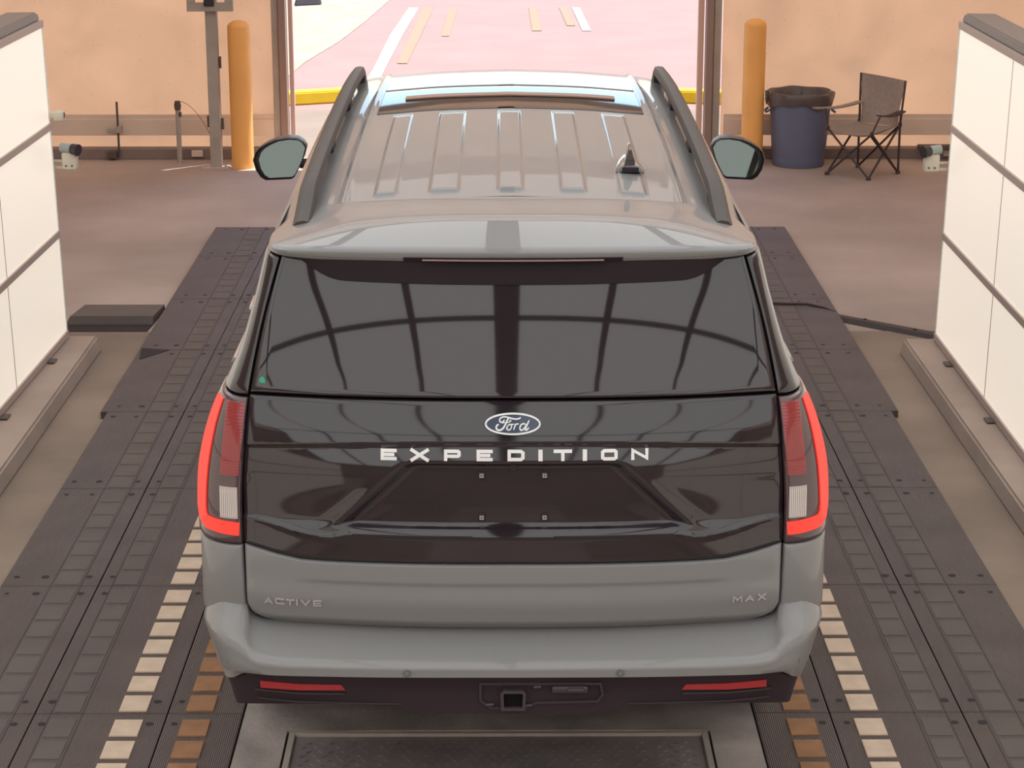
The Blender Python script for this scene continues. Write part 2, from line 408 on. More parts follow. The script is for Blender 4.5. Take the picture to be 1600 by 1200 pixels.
# ================================================================== RUBBER TRACK MATS
K = 3.355/3.4
def kx(x): return (x+.033)*K-.033
MZ = .045
rows = [7.268+1.2935*k for k in range(-1, 7)]
rowname = ['lowest row in view', 'second row from the bottom', 'third row from the bottom', 'fourth row from the bottom', 'fifth row from the bottom', 'sixth row from the bottom', 'seventh row from the bottom', 'farthest row']
def mat_tile(side, x0, x1, y0, y1, cells, holes, colname, r, blocks, yend):
    """x0<x1 in left-hand bay coordinates; side -1 keeps them, +1 mirrors about the bay centre line x=-.05"""
    mx = (lambda x: kx(x)) if side < 0 else (lambda x: kx(-.1-x))
    a, b = sorted((mx(x0), mx(x1))); ya, yb = y0*K+.002, y1*K-.002
    s = 'left' if side < 0 else 'right'
    t = Thing('floor_mat', ((a+b)/2, (ya+yb)/2, 0.004), f'grey ribbed rubber mat, {colname} {s} of the car, {rowname[r]}', 'mat', 'rubber track mats on the %s' % s)
    bm = bmesh.new(); e = .0025
    box(bm, a+e, b-e, ya, yb, .004, MZ, 0, .003)
    # raised smooth cells and drive bands with sunk joints are modelled on the top face
    for (c0, c1) in cells:
        p, q = sorted((mx(c0), mx(c1)))
        for k in range(7):
            s0 = (y0+.012+.18*k)*K
            if s0+.15 < yb: box(bm, p, q, s0, s0+.150, MZ-.002, MZ+.0015, 1)
        for gx in (p-.012, q+.012): box(bm, gx-.0025, gx+.0025, ya, yb, MZ-.002, MZ+.0006, 3)
    for hx_, big in holes:
        x = mx(hx_)
        for hy in (y0+.105, y1-.09):
            if hy > 16: continue
            rr = .013*random.uniform(.8, 1.25)*big
            lathe(bm, x, hy*K, [(rr*1.15, MZ-.001), (rr*1.1, MZ+.0012), (rr*.75, MZ+.0014)], 12, mi=2)
            v = [bm.verts.new((x+rr*.75*math.cos(u*PI/6), hy*K+rr*.75*math.sin(u*PI/6), MZ+.0014)) for u in range(12)]
            bm.faces.new(v).material_index = 2
    t.part('rubber_slab', bm, [RUB, RUBC, HOLE, SEAMM])
    for (c0, c1, m) in blocks:
        p, q = sorted((mx(c0), mx(c1)))
        for k in range(7):
            s0 = (y0+.014+.18*k)*K
            bm = bmesh.new(); box(bm, p, q, s0, s0+.136, MZ-.004, MZ+.006, 0, .003)
            t.part('cream_block' if m is BLKW else 'orange_block', bm, m, label='cream coloured inlaid block' if m is BLKW else 'brown-orange inlaid block')
for r, y0 in enumerate(rows):
    y1 = min(y0+1.2935, 16.05)
    last = r == len(rows)-1
    for side in (-1, 1):
        near = r < 3
        out_x = -2.215 if r < 4 else -2.255
        # outer, middle and inner columns
        mat_tile(side, out_x, -1.79, y0, y1, [(-1.983, -1.876)], [(-2.165, .8), (-2.04, 1), (-1.848, 1)], 'outer column', r, [], False)
        mat_tile(side, -1.79, -1.292, y0, y1, [(-1.718, -1.623)], [(-1.745, 1), (-1.345, 1)], 'middle column', r, [(-1.478, -1.372, BLKW)] if near else [], False)
        if r < 4:
            mat_tile(side, -1.292, -1.008, y0, y1, [], [(-1.253, 1)], 'inner column', r, [(-1.226, -1.121, BLKO)] if near else [], False)
# dark triangle standing in for the step between mat rows; rubber ramps
bm = bmesh.new()
v = [bm.verts.new(p) for p in ((-2.205, 12.27, MZ), (-2.04, 12.27, MZ), (-2.185, 12.06, MZ), (-2.205, 12.27, MZ+.014), (-2.04, 12.27, MZ+.004), (-2.185, 12.06, MZ+.003))]
for q in ((2, 1, 0), (3, 4, 5), (0, 1, 4, 3), (1, 2, 5, 4), (2, 0, 3, 5)): bm.faces.new([v[k] for k in q])
tag(mesh_obj('mat_step_triangle', bm, HOLE), 'small dark triangle added for the mat step, outer corner of the left track mats', 'wedge')
t = Thing('channel_ramp', (-2.5, 13.0, 0), 'dark rubber channel ramp between the left light wall and the track mats', 'ramp')
bm = bmesh.new(); hexa(bm, [(-2.82, 13.03, 0), (-2.262, 13.03, 0), (-2.242, 13.42, 0), (-2.80, 13.42, 0), (-2.79, 13.06, .055), (-2.262, 13.06, .055), (-2.242, 13.40, .045), (-2.76, 13.40, .045)])
t.part('ramp_top', bm, RUBC)
bm = bmesh.new(); hexa(bm, [(-2.86, 12.86, .0), (-2.275, 12.86, .0), (-2.262, 13.03, .0), (-2.82, 13.03, .0), (-2.86, 12.86, .008), (-2.275, 12.86, .008), (-2.262, 13.03, .008), (-2.82, 13.03, .008)])
t.part('ramp_lip', bm, HOLE)
t = Thing('cable_cover', (2.4, 12.9, 0), 'dark low cable cover on the ground leading to the foot of the right light wall', 'cable cover')
bm = bmesh.new()
hexa(bm, [(2.12, 13.10, 0), (2.70, 12.58, 0), (2.74, 12.70, 0), (2.12, 13.22, 0), (2.13, 13.13, .03), (2.70, 12.61, .03), (2.735, 12.68, .03), (2.13, 13.19, .03)]); t.part('cover_strip', bm, CABLE)
for p in ((2.28, 13.05), (2.55, 12.79)):
    bm = bmesh.new(); lathe(bm, p[0], p[1], [(.012, .03), (.012, .034)], 8, cap_top=True); t.part('screw', bm, HOLE)
bm = bmesh.new(); tube(bm, [(1.5, 13.42, .055), (1.80, 13.37, .055), (1.95, 13.36, .055), (2.05, 13.28, .05), (2.112, 13.20, .040)], .008, 8)
tag(mesh_obj('power_cable', bm, CABLE, None, 50), 'thin black cable running over the right track mats into the cable cover', 'cable')

# concrete slab under the car with sunk checker plate
bm = bmesh.new()
sx0, sx1 = kx(-1.004), kx(.905)
py1 = 7.115*K; px0, px1 = kx(-.800), kx(.700)
for q in ((sx0, px0-.03, 4.9, 12.6), (px1+.03, sx1, 4.9, 12.6), (px0-.03, px1+.03, py1+.02, 12.6)): box(bm, q[0], q[1], q[2], q[3], .004, .038)
struct('floor_slab', bm, SLABM)
t = Thing('checker_plate', (-.05, 6, .02), 'dark diamond-pattern steel plate set in the concrete slab behind the car', 'plate')
bm = bmesh.new(); box(bm, px0, px1, 4.9, py1, .004, .022); 
yy = 5.6; k = 0
while yy < py1-.04:
    xx = px0+.04 + (.02 if k % 2 else 0)
    while xx < px1-.03:
        s = 1 if (k + int(round(xx/.04))) % 2 else -1
        c0 = Vector((xx, yy, .022)); dx = Vector((.011, .011*s, 0)); nn = Vector((-.003*s, .003, 0))
        v = [bm.verts.new(q) for q in (c0-dx, c0+nn+Vector((0,0,.003)), c0+dx, c0-nn+Vector((0,0,.003)))]
        bm.faces.new(v)
        xx += .04
    yy += .035; k += 1
t.part('plate', bm, PLATE)
bm = bmesh.new()
for q in ((px0-.022, px0, 4.9, py1+.018), (px1, px1+.022, 4.9, py1+.018), (px0, px1, py1, py1+.018)): box(bm, q[0], q[1], q[2], q[3], .004, .034, 0, .002)
t.part('frame', bm, STEEL)

# ================================================================== LIGHT TUNNEL
def curb(name, x0, x1, lab, ye=12.42):
    bm = bmesh.new(); s = .03 if x0 < 0 else -.03
    if x0 < 0: prof = [(x0, 0), (x1, 0), (x1-.02, .097), (x0, .097)]
    else: prof = [(x0, 0), (x1, 0), (x1, .097), (x0+.02, .097)]
    P = [(x, -4.0, z) for x, z in prof]; Q = [(x, ye, z) for x, z in prof]
    v = [bm.verts.new(p) for p in P+Q]
    for q in ((0,1,2,3), (7,6,5,4), (0,4,5,1), (1,5,6,2), (2,6,7,3), (3,7,4,0)): bm.faces.new([v[i] for i in q])
    bmesh.ops.bevel(bm, geom=bm.edges[:], offset=.012, segments=2, affect='EDGES')
    tag(mesh_obj(name, bm, CURBM, None, 40), lab, 'curb')
curb('concrete_curb', -2.88, -2.475, 'long raised concrete curb carrying the left light wall')
curb('concrete_curb', 2.37, 2.78, 'long raised concrete curb carrying the right light wall', 12.33)

ZR = [.124, .742, 1.384, 1.985]
def light_wall(side, xf, xn, yf, seams, lab):
    """xf: x at far end (y=yf), xn: x at y=9; z rows ZR, top leans out by 4 cm"""
    s = side
    def X(y, z): return xf+(xn-xf)*(yf-y)/(yf-9.0) + s*.04*(z-.1)/1.9
    t = Thing('light_wall', (xf, yf-4, .1), lab, 'light panel wall')
    ys = [yf]+seams+[-.8]
    for r in range(3):
        for k in range(len(ys)-1):
            ya, yb = ys[k+1]+.006, ys[k]-.006
            if k == 0: yb -= .004
            z0, z1 = ZR[r]+.016, ZR[r+1]-.016
            bm = bmesh.new()
            i = [(X(ya, z0), ya, z0), (X(yb, z0), yb, z0), (X(yb, z0)+s*.03, yb, z0), (X(ya, z0)+s*.03, ya, z0),
                 (X(ya, z1), ya, z1), (X(yb, z1), yb, z1), (X(yb, z1)+s*.03, yb, z1), (X(ya, z1)+s*.03, ya, z1)]
            hexa(bm, i); t.part('light_panel', bm, WPANEL)
    y0 = ys[-1]
    for z in ZR:                                               # long aluminium rails
        h = .020
        bm = bmesh.new()
        hexa(bm, [(X(y0, z)-s*.012, y0, z-h), (X(yf, z)-s*.012, yf, z-h), (X(yf, z)+s*.05, yf, z-h), (X(y0, z)+s*.05, y0, z-h),
                  (X(y0, z)-s*.012, y0, z+h), (X(yf, z)-s*.012, yf, z+h), (X(yf, z)+s*.05, yf, z+h), (X(y0, z)+s*.05, y0, z+h)])
        t.part('rail', bm, ALU)
    for y in ys[1:-1]:
        bm = bmesh.new()
        hexa(bm, [(X(y, .1)-s*.001, y-.006, .1), (X(y, .1)-s*.001, y+.006, .1), (X(y, .1)+s*.04, y+.006, .1), (X(y, .1)+s*.04, y-.006, .1),
                  (X(y, 2)-s*.001, y-.006, 1.99), (X(y, 2)-s*.001, y+.006, 1.99), (X(y, 2)+s*.04, y+.006, 1.99), (X(y, 2)+s*.04, y-.006, 1.99)])
        t.part('seam_strip', bm, ALU)
    bm = bmesh.new()                                           # pale end edge
    hexa(bm, [(X(yf, .1)-s*.004, yf-.004, .1), (X(yf, .1)-s*.004, yf+.012, .1), (X(yf, .1)+s*.03, yf+.012, .1), (X(yf, .1)+s*.03, yf-.004, .1),
              (X(yf, 2)-s*.004, yf-.004, 1.99), (X(yf, 2)-s*.004, yf+.012, 1.99), (X(yf, 2)+s*.03, yf+.012, 1.99), (X(yf, 2)+s*.03, yf-.004, 1.99)])
    t.part('edge_strip', bm, bsdf('pale_edge', (.78, .82, .80), .4))
    bm = bmesh.new()                                           # boxed back and cap
    hexa(bm, [(X(y0, 0)+s*.05, y0, .1), (X(yf, 0)+s*.05, yf-.02, .1), (X(yf, 0)+s*.18, yf-.02, .1), (X(y0, 0)+s*.18, y0, .1),
              (X(y0, 2)+s*.05, y0, 1.99), (X(yf, 2)+s*.05, yf-.02, 1.99), (X(yf, 2)+s*.18, yf-.02, 1.99), (X(y0, 2)+s*.18, y0, 1.99)])
    t.part('back_box', bm, ALUD)
    bm = bmesh.new()
    hexa(bm, [(X(y0, 2), y0, 2.006), (X(yf, 2)-s*.0, yf-.02, 2.006), (X(yf, 2)+s*.2, yf-.05, 2.006), (X(y0, 2)+s*.2, y0, 2.006),
              (X(y0, 2)+s*.015, y0, 2.055), (X(yf, 2)+s*.015, yf-.03, 2.055), (X(yf, 2)+s*.19, yf-.06, 2.055), (X(y0, 2)+s*.19, y0, 2.055)])
    bmesh.ops.bevel(bm, geom=bm.edges[:], offset=.01, segments=2, affect='EDGES')
    t.part('top_cap', bm, ALUD)
    bm = bmesh.new()
    for y in np.arange(yf-.55, 7, -1.1): box(bm, X(y, .1)-s*.035-.02, X(y, .1)-s*.035+.02, y-.045, y+.045, .1, .108, 0, .002)
    t.part('floor_bracket', bm, STEELD)
    return t
left_wall = light_wall(-1, -2.67, -2.745, 12.37, [11.13, 9.2, 7.3, 5.3, 3.3, 1.3], 'tall wall of lit cream panels on the left side of the bay')
light_wall(1, 2.574, 2.560, 12.283, [10.93, 9.0, 7.1, 5.1, 3.1, 1.1], 'tall wall of lit cream panels on the right side of the bay')

# overhead light grid (seen as the reflection in the rear window and spoiler)
t = Thing('ceiling_light_grid', (-.05, 4, 4.35), 'overhead grid of lit panels with dark beams, mirrored in the rear window', 'ceiling light')
CZ = 4.35
xs_ = [-5.60, -4.02, -2.48, -1.13, -.03, 1.07, 2.42, 3.96, 5.54]
ysg = [-6.7, -2.1, 1.95, 5.6, 9.2, 13.0]
def cz(y): return CZ if y > -1 else CZ-(-1-y)*.28
for i in range(8):
    for j in range(5):
        xa, xb, ya, yb = xs_[i]+.05, xs_[i+1]-.05, ysg[j]+.04, ysg[j+1]-.04
        if i == 3: xb -= .05
        if i == 4: xa += .05
        bm = bmesh.new()
        hexa(bm, [(xa, ya, cz(ya)), (xb, ya, cz(ya)), (xb, yb, cz(yb)), (xa, yb, cz(yb)), (xa, ya, cz(ya)+.03), (xb, ya, cz(ya)+.03), (xb, yb, cz(yb)+.03), (xa, yb, cz(yb)+.03)])
        t.part('light_panel', bm, CPANEL)
for i, x in enumerate(xs_):
    w = .10 if i == 4 else .045
    bm = bmesh.new()
    ylist = [-6.7, -1, 13.0]
    for a, b in zip(ylist[:-1], ylist[1:]):
        hexa(bm, [(x-w, a, cz(a)-.03), (x+w, a, cz(a)-.03), (x+w, b, cz(b)-.03), (x-w, b, cz(b)-.03), (x-w, a, cz(a)+.06), (x+w, a, cz(a)+.06), (x+w, b, cz(b)+.06), (x-w, b, cz(b)+.06)])
    t.part('long_beam', bm, BEAM)
for y in ysg:
    bm = bmesh.new(); z = cz(y); box(bm, -5.65, 5.6, y-.04, y+.04, z-.025, z+.05); t.part('cross_beam', bm, BEAM)
bm = bmesh.new()
for x in (-4.5, 4.4):
    for y in (-6.6, 12.95): tube(bm, [(x, y, cz(y)+.03), (x, y, 5.75)], .02, 6)
t.part('hanger', bm, STEELD)

# side cameras on brackets at the far end of each light wall
def booth_camera(s, x, y, lab):
    t = Thing('inspection_camera', (x-s*.0, y, 1.12), lab, 'camera')
    bm = bmesh.new(); box(bm, x-.045, x+.045, y-.03, y+.03, 1.12, 1.225, 0, .012); t.part('bracket', bm, WHITEP, 40)
    bm = bmesh.new(); box(bm, min(x, x+s*.16), max(x, x+s*.16), y-.012, y+.0, 1.125, 1.14); box(bm, min(x, x+s*.16), max(x, x+s*.16), y-.012, y+.0, 1.165, 1.178); t.part('arm', bm, WHITEP)
    bm = bmesh.new(); tube(bm, [(x+s*.05, y, 1.25), (x-s*.03, y-.02, 1.245)], .028, 14); t.part('body', bm, bsdf('cam_body', (.35, .38, .36), .4), 40)
    bm = bmesh.new(); tube(bm, [(x-s*.02, y-.02, 1.245), (x-s*.06, y-.04, 1.24)], [.032, .036], 16); t.part('lens', bm, LENSB, 40)
    for dx in (-.02, .015):
        bm = bmesh.new(); tube(bm, [(x+dx, y-.028, 1.145), (x+dx, y-.033, 1.145)], .006, 8); t.part('screw', bm, STEELD)
booth_camera(-1, -2.60, 12.42, 'small white inspection camera with black lens poking out behind the left light wall')
booth_camera(1, 2.50, 12.33, 'small white inspection camera with black lens poking out behind the right light wall')
bm = bmesh.new(); box(bm, -2.86, -2.61, 12.36, 12.40, 1.43, 1.47, 0, .006); box(bm, -2.665, -2.61, 12.33, 12.41, 1.42, 1.475, 0, .008)
left_wall.part('clamp_bracket', bm, WHITEP, 40, label='small white clamp bracket')

# ================================================================== THINGS AT THE FAR WALL
def bollard(x, y, h, lab):
    bm = bmesh.new(); r = .098
    prof = [(r, 0), (r, h-.06)] + [(r*math.cos(a), h-.06+.06*math.sin(a)) for a in np.linspace(.15, PI/2-.05, 8)]
    lathe(bm, x, y, prof, 40, cap_bottom=True, cap_top=True)
    tag(mesh_obj('bollard', bm, ORANGE, None, 40), lab, 'bollard')
bollard(-2.34, 18.60, 1.30, 'orange steel bollard standing left of the doorway beside the grey post')
bollard(2.195, 18.72, 1.30, 'orange steel bollard standing right of the doorway beside the blue bin')
# grey post with box
t = Thing('control_post', (-2.575, 18.62, 0), 'grey steel post carrying a box, between the left bollard and the light wall', 'post')
bm = bmesh.new(); box(bm, -2.625, -2.525, 18.57, 18.67, .012, 2.4, 0, .006); t.part('post', bm, STEEL)
bm = bmesh.new(); box(bm, -2.70, -2.46, 18.53, 18.71, 0, .012); 
for a in ((-2.67, 18.56), (-2.49, 18.56)): lathe(bm, a[0], a[1], [(.012, .012), (.012, .03)], 8, cap_top=True)
t.part('base_plate', bm, bsdf('pale_base_plate', (.55, .45, .42), .6))
bm = bmesh.new()
for q in ((-2.77, -2.37, 1.385, 1.46), (-2.77, -2.70, 1.46, 1.75), (-2.44, -2.37, 1.46, 1.75), (-2.77, -2.37, 1.75, 1.82)): box(bm, q[0], q[1], 18.50, 18.55, q[2], q[3], 0, .004)
t.part('box_frame', bm, STEEL)
bm = bmesh.new(); box(bm, -2.62, -2.53, 18.48, 18.57, 1.43, 1.75, 0, .01); t.part('box_hub', bm, LENSB)
bm = bmesh.new(); box(bm, -2.52, -2.505, 18.60, 18.64, .88, .98); box(bm, -2.645, -2.625, 18.6, 18.64, .36, .46); box(bm, -2.525, -2.50, 18.6, 18.64, .34, .44); t.part('clip', bm, STEELD)
# thin stub post with wire
t = Thing('stub_post', (-2.935, 18.82, 0), 'thin grey waist-high pipe post with a dark cap standing at the left wall', 'post')
bm = bmesh.new(); tube(bm, [(-2.935, 18.82, 0), (-2.935, 18.82, .50)], .022, 12); t.part('pipe', bm, STEEL, 40)
bm = bmesh.new(); tube(bm, [(-2.935, 18.82, .48), (-2.935, 18.82, .52), (-2.935, 18.82, .56)], [.026, .032, .024], 12); box(bm, -2.93, -2.905, 18.80, 18.84, .42, .46); t.part('cap', bm, STEELD, 40)
bm = bmesh.new(); tube(bm, [(-2.935+.28*u, 18.82, .56-.30*u*u) for u in np.linspace(0, 1, 10)], .0025, 5); t.part('wire', bm, STEELD)
# wall latch rods
def latch_rod(x, lab, top=.53):
    t = Thing('latch_rod', (x, 18.97, .1), lab, 'latch rod')
    bm = bmesh.new(); tube(bm, [(x, 18.97, .03), (x, 18.97, top)], .010, 8); t.part('rod', bm, STEELD)
    bm = bmesh.new(); box(bm, x-.10, x+.02, 18.96, 19.06, .255, .29, 0, .004); box(bm, x-.02, x+.03, 18.95, 19.04, .25, .31, 0, .004); t.part('bracket', bm, STEEL)
    bm = bmesh.new(); box(bm, x-.10, x-.02, 18.93, 18.99, .02, .085, 0, .006); t.part('foot', bm, STEELD)
latch_rod(-3.505, 'thin dark vertical latch rod on the kick board of the left wall')
latch_rod(2.285, 'thin dark vertical latch rod half hidden behind the left edge of the blue bin', .43)
for x, yy_, lab in ((-2.80, 18.985, 'pale concrete block set in the footer beside the thin pipe post'), (4.02, 18.985, 'pale brick set in the footer behind the right light wall camera')):
    bm = bmesh.new(); box(bm, x-.05, x+.05, yy_-.02, yy_+.02, .03, .085, 0, .004); tag(mesh_obj('footer_block', bm, BOARD), lab, 'block')
bm = bmesh.new(); box(bm, 3.72, 5.6, 18.86, 18.95, .10, .145, 0, .008)
tag(mesh_obj('timber_batten', bm, STEELD), 'dark batten lying on the footer at the foot of the right wall', 'batten')
bm = bmesh.new(); box(bm, 4.95, 5.05, 18.98, 19.06, .1, 3.2, 0, .006); tag(mesh_obj('wall_post', bm, STEEL), 'grey post against the wall at the top right corner', 'post')

# blue bin with bag
bx, by = 2.615, 18.72
t = Thing('trash_bin', (bx, by, 0), 'round navy blue plastic trash bin standing between the right bollard and the folding chair', 'trash bin')
bm = bmesh.new(); lathe(bm, bx, by, [(.225, 0), (.232, .02), (.245, .2), (.27, .56), (.272, .60), (.285, .605), (.288, .64), (.272, .645), (.262, .60), (.235, .05)], 40, cap_bottom=True)
t.part('bin_body', bm, BINB, 40)
bm = bmesh.new()
for a0 in (PI*.98, 0.0):
    c0 = Vector((bx+.275*math.cos(a0), by+.275*math.sin(a0), .5))
    tube(bm, [c0+Vector((0, -.07, .0)), c0+Vector((.03*math.cos(a0), -.05, -.02)), c0+Vector((.03*math.cos(a0), .05, -.02)), c0+Vector((0, .07, 0))], .010, 8)
t.part('handle', bm, BINB, 50)
def wob(i, a, r, z):
    k = [0, .2, .5, 1, 1, .6][min(i, 5)]
    return r+.006*math.sin(9*a+i)+.004*math.sin(23*a), z+k*(-.028*math.sin(a*1+.6)+.012*math.sin(5*a+1)+.006*math.sin(17*a)) - (0.02*math.sin(a+1.3) if i == 0 else 0)
bag = bmesh.new()
lathe(bag, bx, by, [(.284, .545), (.292, .58), (.298, .62), (.298, .655), (.285, .665), (.266, .655), (.250, .56), (.20, .30), (.05, .28)], 64, wob=lambda i, a, r, z: (r+.005*math.sin(9*a+i)+.003*math.sin(23*a), z+((.020*math.sin(3*a+1)+.010*math.sin(7*a)) if i == 0 else .004*math.sin(6*a+i))))
bin_ = tag(mesh_obj('bin_bag', bag, BAG, None, 60), 'black bin bag lining the navy blue bin and folded over its rim', 'bin bag')
bm = bmesh.new()
for k in range(3): tube(bm, [(bx-.29, by-.02*k, .645-.012*k), (bx-.302, by-.03, .66-.03*k), (bx-.306, by-.05, .61-.03*k)], [.014, .018, .006], 7)
o = mesh_obj('knot', bm, BAG, bin_, 60)

# folding chair
t = Thing('folding_chair', (3.11, 18.27, 0), 'brown-grey canvas folding camping chair standing right of the blue bin', 'chair')
FL, FR, BR, BL = Vector((2.80, 18.22, .012)), Vector((3.12, 17.96, .012)), Vector((3.43, 18.27, .012)), Vector((3.13, 18.58, .012))
# seat corners
sFL, sFR, sBR, sBL = Vector((2.785, 18.17, .42)), Vector((3.13, 17.95, .40)), Vector((3.43, 18.28, .43)), Vector((3.12, 18.55, .42))
def leg(a, b, r=.010):
    bm = bmesh.new(); tube(bm, [a, b], r, 8); t.part('leg', bm, TUBEM)
leg(FL, sFR); leg(FR, sFL); leg(FR, sBR); leg(BR, sFR); leg(BR, sBL); leg(BL, sBR); leg(BL, sFL); leg(FL, sBL)
for p in (FL, FR, BR, BL):
    bm = bmesh.new(); lathe(bm, p.x, p.y, [(.020, 0), (.022, .012), (.016, .03)], 10, cap_bottom=True, cap_top=True); t.part('foot', bm, TUBEM)
bTR, bTL = Vector((3.475, 18.36, .80)), Vector((3.125, 18.60, .84))
bm = bmesh.new(); tube(bm, [BR, sBR, bTR], .010, 8); t.part('back_post', bm, TUBEM)
bm = bmesh.new(); tube(bm, [BL+Vector((0, .01, 0)), sBL, bTL], .010, 8); t.part('back_post', bm, TUBEM)
def quad_sheet(a, b, c, d, sag, sagv, n=14, pinch=0):
    P = []
    for i in range(n+1):
        u = i/n; row = []
        for j in range(n+1):
            v = j/n
            uu = .5+(u-.5)*(1-pinch*math.sin(PI*v)*.9*(v)) if pinch else u
            p = a.lerp(b, uu).lerp(d.lerp(c, uu), v)
            row.append(p + Vector(sagv)*sag*4*u*(1-u)*(.4+.6*4*v*(1-v)))
        P.append(row)
    return P
bm = bmesh.new(); shell(bm, quad_sheet(sFL, sFR, sBR, sBL, .07, (0, 0, -1)), (0, 0, -.006)); t.part('seat', bm, CANVAS, 50)
lowR, lowL = Vector((3.40, 18.24, .42)), Vector((3.12, 18.52, .42))
bm = bmesh.new(); shell(bm, quad_sheet(bTL, bTR, lowR, lowL, .05, (.6, .8, 0), pinch=.12), (.004, .006, 0)); t.part('backrest', bm, CANVAS, 50)
# armrests
aL0, aL1 = Vector((2.67, 18.16, .60)), Vector((3.12, 18.54, .60))
aR0, aR1 = Vector((3.20, 17.98, .56)), Vector((3.45, 18.31, .55))
for a, b in ((aL0, aL1), (aR0, aR1)):
    dirv = (b-a).normalized(); side = Vector((-dirv.y, dirv.x, 0))*.035
    bm = bmesh.new(); shell(bm, [[a+side+(b-a)*u+Vector((0,0,-.02*math.sin(PI*u))) for u in np.linspace(0, 1, 9)], [a-side+(b-a)*u+Vector((0,0,-.02*math.sin(PI*u))) for u in np.linspace(0, 1, 9)]], (0, 0, -.012))
    t.part('armrest', bm, CANVAS if a is aL0 else TUBEM, 50)
for a, b in ((aL0+Vector((.09, .03, -.01)), sFL), (aR0+Vector((0, 0, -.01)), sFR)):
    bm = bmesh.new(); tube(bm, [a, b], .008, 8); t.part('arm_strut', bm, TUBEM)
for p in (sFL, sFR, sBR, sBL):
    bm = bmesh.new(); lathe(bm, p.x, p.y, [(.014, p.z-.02), (.018, p.z), (.014, p.z+.02)], 8, cap_bottom=True, cap_top=True); t.part('joint', bm, TUBEM)

# ================================================================== THE GREY CAR
car = Thing('car', (0, 9.2, MZ), 'grey sport utility car parked nose-out in the light tunnel, seen from behind', 'car')
_zs = [.40, .60, .66, .91, 1.0, 1.26, 1.40, 1.507, 1.60, 1.70, 1.80, 1.93]
_ys = [6.15, 6.18, 6.24, 6.22, 6.22, 6.25, 6.285, 6.326, 6.361, 6.400, 6.441, 6.497]
def E_(z): return smooth_interp(z, [.60, .74, .757, .765, .785, .83, .90, 1.03, 1.18, 1.34, 1.51, 1.725, 1.95], [.70, .70, .765, .80, .828, .846, .856, .861, .862, .851, .834, .791, .728])
def HX(z): return smooth_interp(z, [.45, .62, .75, .95, 1.13, 1.26, 1.39, 1.49, 1.53, 1.64, 1.78, 1.90, 1.96], [.985, 1.0, 1.018, 1.016, 1.016, 1.008, .978, .938, .916, .872, .832, .803, .785])
def EO(z):  return smooth_interp(z, [.60, .80, .90, 1.03, 1.18, 1.34, 1.51, 1.725, 1.95], [.856, .856, .858, .861, .862, .851, .834, .791, .728])
def YB(x, z): return smooth_interp(z, _zs, _ys) + .09*(abs(x)/.85)**2.5*smooth_interp(z, [1.25, 1.38, 1.507, 1.70, 1.93], BW)
BW = [1.0, .95, .93, 1.0, 1.08]
RC = .17
def YS(x, z):
    a = abs(x); e = EO(z)
    if a <= e: return YB(x, z)
    h = HX(z); k = min(.999, (a-e)/(h-e)); return YB(e, z) + RC*(1-math.sqrt(1-k*k))
def WRAP(s, z, sd, out=0.0, g=.004):
    """s 0..1 round the rear corner, >1 along the flank"""
    e = EO(z)+g; h = HX(z)
    if s <= 1: x = e+(h-e)*math.sin(s*PI/2); y = YB(e, z)+RC*(1-math.cos(s*PI/2)); nx, ny = math.sin(s*PI/2), -math.cos(s*PI/2)
    else: x = h; y = YB(e, z)+RC+(s-1); nx, ny = 1, 0
    return (sd*(x+nx*out), y+ny*out, z)
def rear_sheet(name, zt, zb, xl, xr, yf, mat, nu=48, nv=24, thick=.02, lip=.006, smooth=35, label=None, lipsides=True):
    """zt(u), zb(u) top and bottom height; xl/xr(z) sides; yf(x,z) depth"""
    U = rim_samples(nu, .004); V = rim_samples(nv, .006); P = []
    for v in V:
        row = []
        for u in U:
            zz = zt(u)*(1-v)+zb(u)*v
            x = xl(zz)*(1-u)+xr(zz)*u
            ed = min(min(u, 1-u)/.010, min(v, 1-v)/.015)
            y = yf(x, zz)+(lip*(1-min(1, ed))**2)
            row.append((x, y, zz))
        P.append(row)
    bm = bmesh.new(); shell(bm, P, (0, thick, 0))
    return car.part(name, bm, mat, smooth, label=label)

# --- dark inner body behind every panel gap
bm = bmesh.new()
P = []
for z in np.linspace(.60, 1.90, 26):
    hw = HX(z)-.03 if z > .78 else .86
    P.append([(x*hw, YS(x*hw, z)+.062, z) for x in np.linspace(-1, 1, 33)])
shell(bm, P, (0, .05, 0)); car.part('inner_body', bm, DARK, 40)

# --- tailgate: glass, gloss black panel, painted lower panel
gl = rear_sheet('rear_window', lambda u: 1.925, lambda u: 1.512, lambda z: -E_(z)+.004, lambda z: E_(z)-.004, lambda x, z: YB(x, z), GLASSB, 60, 30, .012, .004)
def band_bottom(u):
    a = abs(2*u-1)*.858; return interp(a, [0, .60, .674, .756, .86], [.997, .996, .998, 1.011, 1.036])
def YA(x, z):
    a = abs(x); y = YB(x, z)
    c1 = 1.383-.030*(a/.85)**2
    # upper face leans; below the crease the letter bar stands a little steeper
    if z < c1: y += .010*sstep(0, .012, c1-z)
    # plate pocket with slanted ends
    half = .335+(1.296-z)*1.10
    m = sstep(half+.035, half-.03, a)*sstep(1.318, 1.300, z)*sstep(1.100, 1.118, z)
    y += .026*m
    # lip under the pocket, bending up towards both sides
    zl = 1.088+(.0 if a < .50 else -.012*sstep(.50, .57, a)+.040*sstep(.60, .84, a))
    y -= .008*math.exp(-((z-zl)/.008)**2)*(1 if a < .83 else .6)
    y += .010*sstep(1.30, 1.10, z)*sstep(half, half+.10, a)*(1-sstep(1.13, 1.09, z))
    return y
tp = rear_sheet('tailgate_upper_panel', lambda u: 1.503, band_bottom, lambda z: -E_(z)+.003, lambda z: E_(z)-.003, YA, GLOSS, 150, 90, .02, .006, 50, label='gloss black upper tailgate panel')
